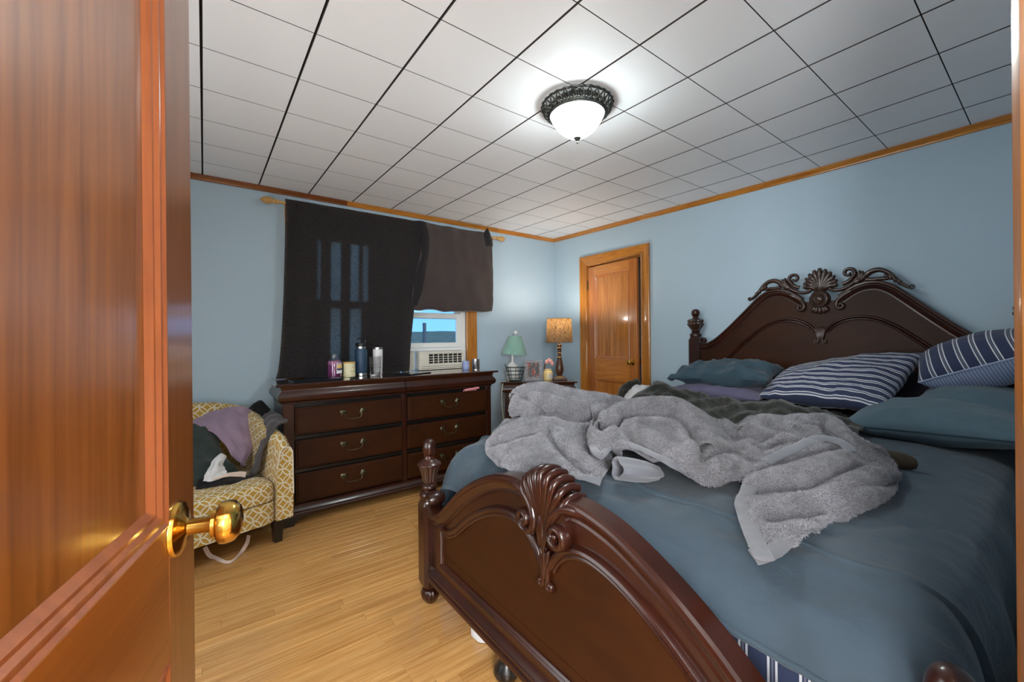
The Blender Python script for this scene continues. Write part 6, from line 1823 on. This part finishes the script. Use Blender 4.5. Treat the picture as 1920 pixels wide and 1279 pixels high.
# comforter: rolls over the foot end and the sides
def comforter():
    # profiles: (coordinate, drop below the top)
    ux = crom(np.array([(0.928, 0.150), (0.934, 0.126), (0.950, 0.092), (0.985, 0.056), (1.05, 0.026), (1.13, 0.008), (1.25, 0.0), (2.2, 0.0), (3.19, 0.0)]), 7)
    ux = np.concatenate([ux[:43], resample(ux[42:], 110)[1:]])
    vy = crom(np.array([(0.905, 0.40), (0.895, 0.26), (0.880, 0.13), (0.845, 0.045), (0.78, 0.006), (0.68, 0.0)]), 5)
    vy_in = np.stack([np.linspace(0.68, -0.68, 100)[1:-1], np.zeros(98)], 1)
    vyr = vy[::-1] * [-1, 1]
    vv = np.concatenate([vy, vy_in, vyr])
    n, m_ = len(ux), len(vv)
    V = np.zeros((n, m_, 3))
    for i in range(n):
        for j in range(m_):
            x, dx = ux[i]
            s, dy = vv[j]
            dxx = dx * (1.0 if s < 0.2 else 1.0 + 0.45 * min(1, (s - 0.2) / 0.5))
            top = 0.772
            z = top - math.sqrt(dxx * dxx + dy * dy) if dxx > 0 and dy > 0 else top - dxx - dy
            soft = 0.011 * fbm((x * 0.8, s, 0.3), 2.6, 3) + 0.005 * fbm((x * 1.6, s * 1.0, 4.0), 8.0, 3) * (1.0 + 0.8 * min(1.0, dx * 12))
            # wrinkles that run with the roll at the foot
            near = math.exp(-((x - 1.08) / 0.22) ** 2)
            soft += 0.006 * near * math.sin(46 * (x + 0.10 * s) + 5 * fbm((x, s, 7.0), 2.5, 2)) * (0.4 + abs(fbm((x * 2, s * 2, 2.2), 1.5, 2)))
            yb = BYC + s * (1 - 0.012 * min(1.0, dxx / 0.2))
            V[i, j] = (x + (0.012 * fbm((s * 3, 0.2, 9.0), 2.0, 2) if dx > 0.05 else 0), yb + (0.012 * math.sin(17 * x) * min(1, dy * 6)), z + soft)
    return V
CV = sculpt(comforter(), BED_CREASES, 0.0)
cf_ = obj('comforter', thicken(CV, 0.014), M['teal'], smooth=80)
tag(cf_, 'dusty blue grey comforter spread over the bed', 'comforter')
hemp = CV[0, 8:-8]
obj('hem', tube(hemp[::2], 0.008, 8), M['teal'], cf_, smooth=60)

# ---- pillows from four corner points
def pillow(name, q, th, m, label, parts=None, seed=0.0, n=40, bow=0.06, wr=0.006, piping=None, m_back=None, ear=0.0, skew=0.5):
    """q: back-left, back-right, front-right, front-left; skew: share of the thickness above the seam"""
    TL, TR, BR, BL = [np.array(p, float) for p in q]
    c = (TL + TR + BR + BL) / 4
    nrm = np.cross((TR - TL) + (BR - BL), (TL - BL) + (TR - BR))
    nrm /= np.linalg.norm(nrm)
    if nrm[2] < 0:
        nrm = -nrm
    w = np.linalg.norm(TR - TL + BR - BL) / 2
    h = np.linalg.norm(TL - BL + TR - BR) / 2
    us = np.sin(np.linspace(-PI / 2, PI / 2, n))
    P0 = np.zeros((n, n, 3))
    T = np.zeros((n, n))
    UV = np.zeros((n, n, 2))
    for i, v in enumerate(us):
        for j, u in enumerate(us):
            uu, vv_ = u * (1 - bow * (1 - v * v)), v * (1 - bow * (1 - u * u))
            a, b = (uu + 1) / 2, (vv_ + 1) / 2
            P0[i, j] = BL * (1 - a) * (1 - b) + BR * a * (1 - b) + TL * (1 - a) * b + TR * a * b
            T[i, j] = ((1 - u * u) * (1 - v * v)) ** 0.42
            UV[i, j] = (u * w / 2 + 1.0, v * h / 2 + 1.0)
    V, F, UVs = [], [], []
    fs = []
    for side in (1, -1):
        Q = np.zeros((n, n, 3))
        share = skew if side > 0 else 1 - skew
        for i in range(n):
            for j in range(n):
                p = P0[i, j]
                e = 1 - T[i, j]
                d = th * share * T[i, j] + T[i, j] ** 0.3 * (wr * (1.5 * fbm((p[0] + seed, p[1], p[2] + side), 8.0, 3)) + wr * 0.8 * e * fbm((p[0] + seed, p[1] + 5, p[2]), 26.0, 2) + 0.0022 * e * math.sin(75 * (p[1] + 0.6 * p[0]) + 4 * fbm((p[0] * 3, p[1] * 3, seed), 2.0, 2)))
                Q[i, j] = p + side * nrm * max(0, d)
        st = len(V)
        V.extend(Q.reshape(-1, 3))
        UVs.extend(UV.reshape(-1, 2))
        ff = grid_faces(n, n, flip=(side < 0))
        fs.append([tuple(k + st for k in f) for f in ff])
    V = np.array(V)
    root = thing(name, label, 'pillow', tuple(c), group=None)
    V = V - c
    # orientation check so that normals face out
    if m_back is None:
        obj('case', (V, fs[0] + fs[1]), m, root, smooth=80, uv=UVs)
    else:
        k = n * n
        obj('case', (V[:k], fs[0]), m, root, smooth=80, uv=UVs[:k])
        obj('underside', (V[k:], [tuple(a - k for a in f) for f in fs[1]]), m_back, root, smooth=80, uv=UVs[k:])
    if piping is not None:
        B = P0 - c
        loop = np.concatenate([B[0, :], B[1:, -1], B[-1, -2::-1], B[-2::-1, 0]])
        obj('piping', tube(loop, 0.0045, 6, cap=False), piping, root, smooth=60)
    return root
pillow('pillow', [(3.19, 1.76, 0.885), (3.19, 1.18, 0.895), (2.76, 1.14, 0.862), (2.78, 1.775, 0.862)], 0.15, M['mauve'], 'muted mauve pillow under the teal pillow by the left bedpost', seed=1.0)
pillow('pillow', [(3.17, 1.76, 1.035), (3.18, 1.145, 1.040), (2.79, 1.105, 0.985), (2.80, 1.800, 0.950)], 0.17, M['teal_dark'], 'crumpled dark teal pillow on top of the mauve pillow', seed=2.0, wr=0.034)
pillow('pillow', [(3.215, 0.62, 1.06), (3.215, 0.30, 1.05), (3.08, 0.32, 0.84), (3.08, 0.62, 0.84)], 0.12, M['plum'], 'dark plum pillow wedged against the headboard between the striped pillows', seed=3.0)
pillow('pillow', [(3.165, 1.112, 1.045), (3.125, 0.445, 1.165), (2.74, 0.545, 0.880), (2.845, 1.185, 0.872)], 0.20, M['stripe_pillow'], 'navy pillow with fine white stripes propped at the centre of the headboard', seed=4.0, wr=0.012, bow=0.04)
pillow('pillow', [(3.20, 0.47, 0.93), (3.20, 0.07, 0.95), (2.70, 0.07, 0.93), (2.72, 0.455, 0.90)], 0.19, M['teal_pillow'], 'plain teal pillow under the striped sham at the right', seed=5.0, piping=M['teal_dark'])
pillow('pillow', [(3.205, 0.50, 1.10), (3.205, 0.06, 1.27), (2.86, 0.06, 1.185), (2.90, 0.445, 1.020)], 0.27, M['stripe_wide'], 'broad striped navy sham with blue ticking underside at the right', seed=6.0, m_back=M['ticking'], piping=M['ticking'], skew=0.42)
pillow('pillow', [(3.02, 0.62, 0.862), (2.99, 0.065, 0.885), (2.42, 0.060, 0.862), (2.61, 0.690, 0.805)], 0.20, M['teal_pillow'], 'large teal pillow with corded seam nearest the right doorframe', seed=7.0, piping=M['teal_dark'], skew=0.52, bow=0.03)

crinkle(M['olive'], 16.0, 0.6, 0.012)
crinkle(M['teal_dark'], 14.0, 0.5, 0.010)
crinkle(M['teal_pillow'], 10.0, 0.4, 0.010)
# dark olive throw behind the grey blanket
OL = np.array(OLIVE)
OL[:, :, 2] = np.where(OL[:, :, 1] > 1.83, np.minimum(OL[:, :, 2], 0.86 - 1.1 * (OL[:, :, 1] - 1.83)), OL[:, :, 2])
ol = cloth('throw_blanket', OL, M['olive'], per_u=8, per_v=7, amp=0.040, nsc=8.0, octs=3, th=0.008, seed=11.0, wr=0.010, wrdir=(0.8, 0.6, 0), wrf=38)
tag(ol, 'dark olive throw rumpled below the pillows behind the grey blanket', 'blanket')

# ------------------------------------------------------------------ grey sherpa blanket
M['sherpa'] = fabric('grey_sherpa_ground', S(118, 117, 122), 0.95, 0.10, weave=260, bstr=0.6, sheen=0.3, vscale=30)
M['pile'] = plain('grey_sherpa_pile', S(148, 147, 152), 0.9, var=0.16, vscale=26, spec=0.15, sheen=0.4)
M['velvet'] = fabric('grey_velvet_hem', S(108, 109, 116), 0.85, 0.06, weave=700, bstr=0.2, sheen=0.4)
bl = thing('fleece_blanket', 'fluffy grey sherpa blanket thrown in heavy folds across the bed', 'blanket', (1.5, 0.95, 0.775))
PL = sculpt(cloth_grid(np.array(BL_LEFT), 12, 20, amp=0.005, nsc=9.0, octs=3, seed=21.0))
PR = sculpt(cloth_grid(np.array(BL_RIGHT), 13, 11, amp=0.005, nsc=9.0, octs=3, seed=23.0))
PT = sculpt(cloth_grid(np.array(BL_TAIL), 13, 18, amp=0.004, nsc=9.0, octs=3, seed=25.0))
patches = [('left_fold', PL), ('centre_fold', PR), ('corner_tail', PT)]
NB = 0
bv, bf = [], []
rngb = np.random.default_rng(5)
def add_pile(P, dens, ln=0.010, skip=None):
    n, m_ = P.shape[:2]
    N = grid_normals(P)
    a = P[:-1, :-1]
    area = np.linalg.norm(np.cross(P[1:, :-1] - a, P[:-1, 1:] - a), axis=2)
    cnt = rngb.poisson(area * dens)
    ii, jj = np.nonzero(cnt)
    reps = cnt[ii, jj]
    ii, jj = np.repeat(ii, reps), np.repeat(jj, reps)
    k = len(ii)
    u, v = rngb.random(k)[:, None], rngb.random(k)[:, None]
    p = P[ii, jj] * (1 - u) * (1 - v) + P[ii + 1, jj] * u * (1 - v) + P[ii, jj + 1] * (1 - u) * v + P[ii + 1, jj + 1] * u * v
    nn = N[ii, jj]
    cl_ = np.sin(p @ np.array([61.0, 37.0, 20.0]))[:, None] * np.array([0.5, -0.3, 0]) + np.cos(p @ np.array([-33.0, 58.0, 11.0]))[:, None] * np.array([0.2, 0.5, 0])
    d = nn + 0.55 * rngb.normal(size=(k, 3)) * 0.8 + cl_ * 0.7
    d /= np.linalg.norm(d, axis=1)[:, None]
    side = np.cross(d, rngb.normal(size=(k, 3)))
    side /= np.linalg.norm(side, axis=1)[:, None]
    L_ = ln * rngb.uniform(0.6, 1.3, size=(k, 1))
    w = 0.0016
    tri = np.stack([p - side * w, p + side * w, p + d * L_], 1).reshape(-1, 3)
    return tri
tris = []
for nm, Pp in patches:
    Pp = orient(Pp)
    obj(nm, (lambda vf: (vf[0] - np.array(bl.location), vf[1]))(thicken(Pp, 0.009)), M['sherpa'], bl, smooth=80)
    tris.append(add_pile(Pp, 150000, 0.0075))
# heavy rolled folds lying on the sheet
for rad_, line in FOLDS:
    p_ = resample(crom(np.array(line), 6), 34)
    T_ = np.gradient(p_, axis=0)
    T_ /= np.linalg.norm(T_, axis=1)[:, None]
    upv = np.array([-0.45, -0.35, 0.82])
    s_ = np.cross(T_, upv)
    s_ /= np.linalg.norm(s_, axis=1)[:, None]
    n_ = np.cross(s_, T_)
    tt = np.linspace(0, 1, len(p_))
    rr_f = 1.15 * rad_ * (0.30 + 0.70 * np.sin(PI * np.clip(tt * 0.9 + 0.05, 0, 1)) ** 0.6)
    G_ = np.zeros((len(p_), 15, 3))
    for i in range(len(p_)):
        for k in range(15):
            a = PI * (k / 14 * 1.5 - 0.25)
            q = p_[i] + rr_f[i] * (math.cos(a) * s_[i] * 1.05 + (math.sin(a) * 1.05 + 0.30) * n_[i])
            q = q + n_[i] * 0.006 * fbm(tuple(q), 12.0, 2)
            G_[i, k] = (q[0], q[1], max(q[2], 0.776))
    G_ = orient(G_)
    obj('fold_roll', (G_.reshape(-1, 3) - np.array(bl.location), grid_faces(G_.shape[0], G_.shape[1])), M['sherpa'], bl, smooth=80)
    tris.append(add_pile(G_, 150000, 0.0075))
# rolled end with open mouth
a_, b_, c_ = [np.array(p) for p in ROLL]
ax = (c_ - a_) / np.linalg.norm(c_ - a_)
n1_ = np.cross(ax, [0, 0, 1.0])
n1_ /= np.linalg.norm(n1_)
n2_ = np.cross(n1_, ax)
RG = []
for t, r_ in ((0.07, 0.020), (0.045, 0.026), (0.010, 0.028), (-0.014, 0.030), (-0.022, 0.036), (-0.016, 0.043), (0.015, 0.044), (0.05, 0.043), (0.09, 0.038), (0.13, 0.026)):
    row = []
    for k in range(25):
        a = 2 * PI * k / 24
        rr2 = r_ * (1 + 0.15 * math.sin(3 * a + 1) + 0.09 * math.sin(5 * a + 9 * t))
        q = a_ + ax * t + rr2 * (1.15 * math.cos(a) * n1_ + 0.86 * math.sin(a) * n2_)
        row.append((q[0], q[1], max(q[2], 0.776)))
    RG.append(row)
RG = np.array(RG)
obj('rolled_end', (lambda P_: (P_.reshape(-1, 3) - np.array(bl.location), grid_faces(P_.shape[0], P_.shape[1])))(RG), M['velvet'], bl, smooth=70)
tris.append(add_pile(RG[6:], 60000)) if False else None
# velvet hems: padded bands along the free edges
def hem_band(path, w, name='hem', inward=(0.5, 0.5, 0.1), fat=0.0045):
    p = crom(np.array(path), 7)
    T_ = np.gradient(p, axis=0)
    T_ /= np.linalg.norm(T_, axis=1)[:, None]
    up = np.array([-0.35, -0.25, 0.9])
    sd_ = np.cross(up, T_)
    sd_ /= np.linalg.norm(sd_, axis=1)[:, None]
    inn_ = np.array(inward)
    sg = np.sign((sd_ @ inn_))[:, None]
    sg = np.where(sg == 0, 1, sg)
    sd_ = sd_ * (1 if sg.mean() > 0 else -1)
    nn = np.cross(T_, sd_)
    nn *= np.sign(nn[:, 2].mean())
    rows_ = []
    for k in range(14):
        a = 2 * PI * k / 13
        rows_.append(p + sd_ * (w / 2 - (w / 2) * math.cos(a)) + nn * fat * (math.sin(a) * 0.9 + 0.35))
    G_ = np.stack(rows_, 1)
    for i in range(G_.shape[0]):
        for j in range(G_.shape[1]):
            G_[i, j] += 0.0035 * fbm(tuple(G_[i, j]), 24.0, 2)
    G_[:, :, 2] = np.maximum(G_[:, :, 2], 0.774)
    F_ = grid_faces(G_.shape[0], G_.shape[1])
    k0, kl = list(range(14)), [(G_.shape[0] - 1) * 14 + k for k in range(14)]
    F_ += [tuple(k0), tuple(reversed(kl))]
    return obj(name, (G_.reshape(-1, 3) - np.array(bl.location), F_), M['velvet'], bl, smooth=70)
hem_band(HEM_FRONT[:9], 0.030, inward=(0.6, 0.6, 0.3))
hem_band(np.array(HEM_FLAP) + np.array([-0.012, -0.012, 0.022]), 0.036, inward=(0.3, 0.7, 0.5))
hem_band(np.array(HEM_TAIL1) + np.array([-0.010, 0.004, 0.011]), 0.040, inward=(0.6, -0.6, 0))
hem_band(HEM_TAIL2, 0.034, inward=(0.5, 0.8, 0))
hem_band(HEM_CORNER, 0.030, inward=(0.6, 0.6, 0))
tri = np.concatenate(tris) - np.array(bl.location)
pm_ = bpy.data.meshes.new('pile')
k3 = len(tri)
pm_.vertices.add(k3)
pm_.vertices.foreach_set('co', tri.ravel())
pm_.loops.add(k3)
pm_.loops.foreach_set('vertex_index', np.arange(k3, dtype=np.int32))
pm_.polygons.add(k3 // 3)
pm_.polygons.foreach_set('loop_start', np.arange(0, k3, 3, dtype=np.int32))
pm_.update(calc_edges=True)
po = obj('pile', pm_, M['pile'], bl)
po['kind'] = 'stuff'
# brown cloth end peeping out from under the blanket
sock = obj('sock', (lambda g_: (g_.reshape(-1, 3), grid_faces(g_.shape[0], g_.shape[1])))(np.array([[(2.02 + t * -0.02 + r_ * 1.0 * math.cos(a) * 0.5, 0.40 - 0.10 * t, 0.808 + r_ * math.sin(a)) for a in np.linspace(0, 2 * PI, 17)] for t, r_ in ((-0.6, 0.026), (0.0, 0.030), (0.4, 0.032), (0.7, 0.027), (0.85, 0.018), (0.9, 0.002))])), fabric('brown_sock_knit', S(62, 52, 42), 0.95, 0.3, weave=300, bstr=0.6), smooth=80)
tag(sock, 'dark brown sock end peeping from under the grey blanket', 'sock')

# ------------------------------------------------------------------ odds and ends beyond and under the bed
M['wicker'] = plain('wicker', S(150, 120, 84), 0.8, var=0.25, vscale=60)
hb_ = thing('laundry_basket', 'tall laundry basket behind the bed by the closet door', 'basket', (3.02, 2.205, 0))
obj('body', lathe([(0.15, 0.0), (0.17, 0.01), (0.20, 0.60), (0.205, 0.62), (0.195, 0.62), (0.165, 0.03), (0.001, 0.02)], 32, lambda th, r, z: r * (1 + 0.01 * math.cos(24 * th))), M['wicker'], hb_)
obj('rim', ring_torus(0.202, 0.622, 0.012, 36, 8), M['wicker'], hb_)
def heap(c, r, h, seed, n=18, m_=28):
    G_ = []
    for i in range(n):
        t = i / (n - 1)
        row = []
        for k in range(m_ + 1):
            a = 2 * PI * k / m_
            rr2 = r * math.sin(PI / 2 * (0.02 + 0.98 * t)) * (1 + 0.14 * fbm((math.cos(a) * 1.4 + seed, math.sin(a) * 1.4, t), 1.4, 2))
            zz = c[2] + h * math.cos(PI / 2 * t) * (1 + 0.25 * fbm((math.cos(a) * t * 2 + seed, math.sin(a) * t * 2, 3), 1.5, 3))
            row.append((c[0] + rr2 * math.cos(a), c[1] + rr2 * math.sin(a), zz))
        row[-1] = row[0]
        G_.append(row)
    G_ = np.array(G_)
    v = G_.reshape(-1, 3)
    return v, grid_faces(n, m_ + 1)
hp1 = obj('olive_laundry', heap((3.04, 2.27, 0.636), 0.175, 0.23, 1.0), M['olive'], smooth=80)
tag(hp1, 'dark olive garment heaped in the laundry basket by the closet', 'clothing')
hp2 = obj('white_laundry', heap((2.93, 2.135, 0.636), 0.15, 0.215, 5.0), M['white_cloth'], smooth=80)
tag(hp2, 'white shirt heaped in the laundry basket by the closet', 'clothing')
bag1 = obj('white_bundle', heap((0.965, 1.50, 0.003), 0.07, 0.10, 8.0), M['white_cloth'], smooth=80)
tag(bag1, 'small white cloth bundle on the floor under the footboard', 'cloth')
bag2 = obj('pale_bundle', heap((0.985, 1.13, 0.003), 0.075, 0.09, 12.0), M['white_cloth'], smooth=80)
tag(bag2, 'pale cloth bundle on the floor beside the black support leg', 'cloth')
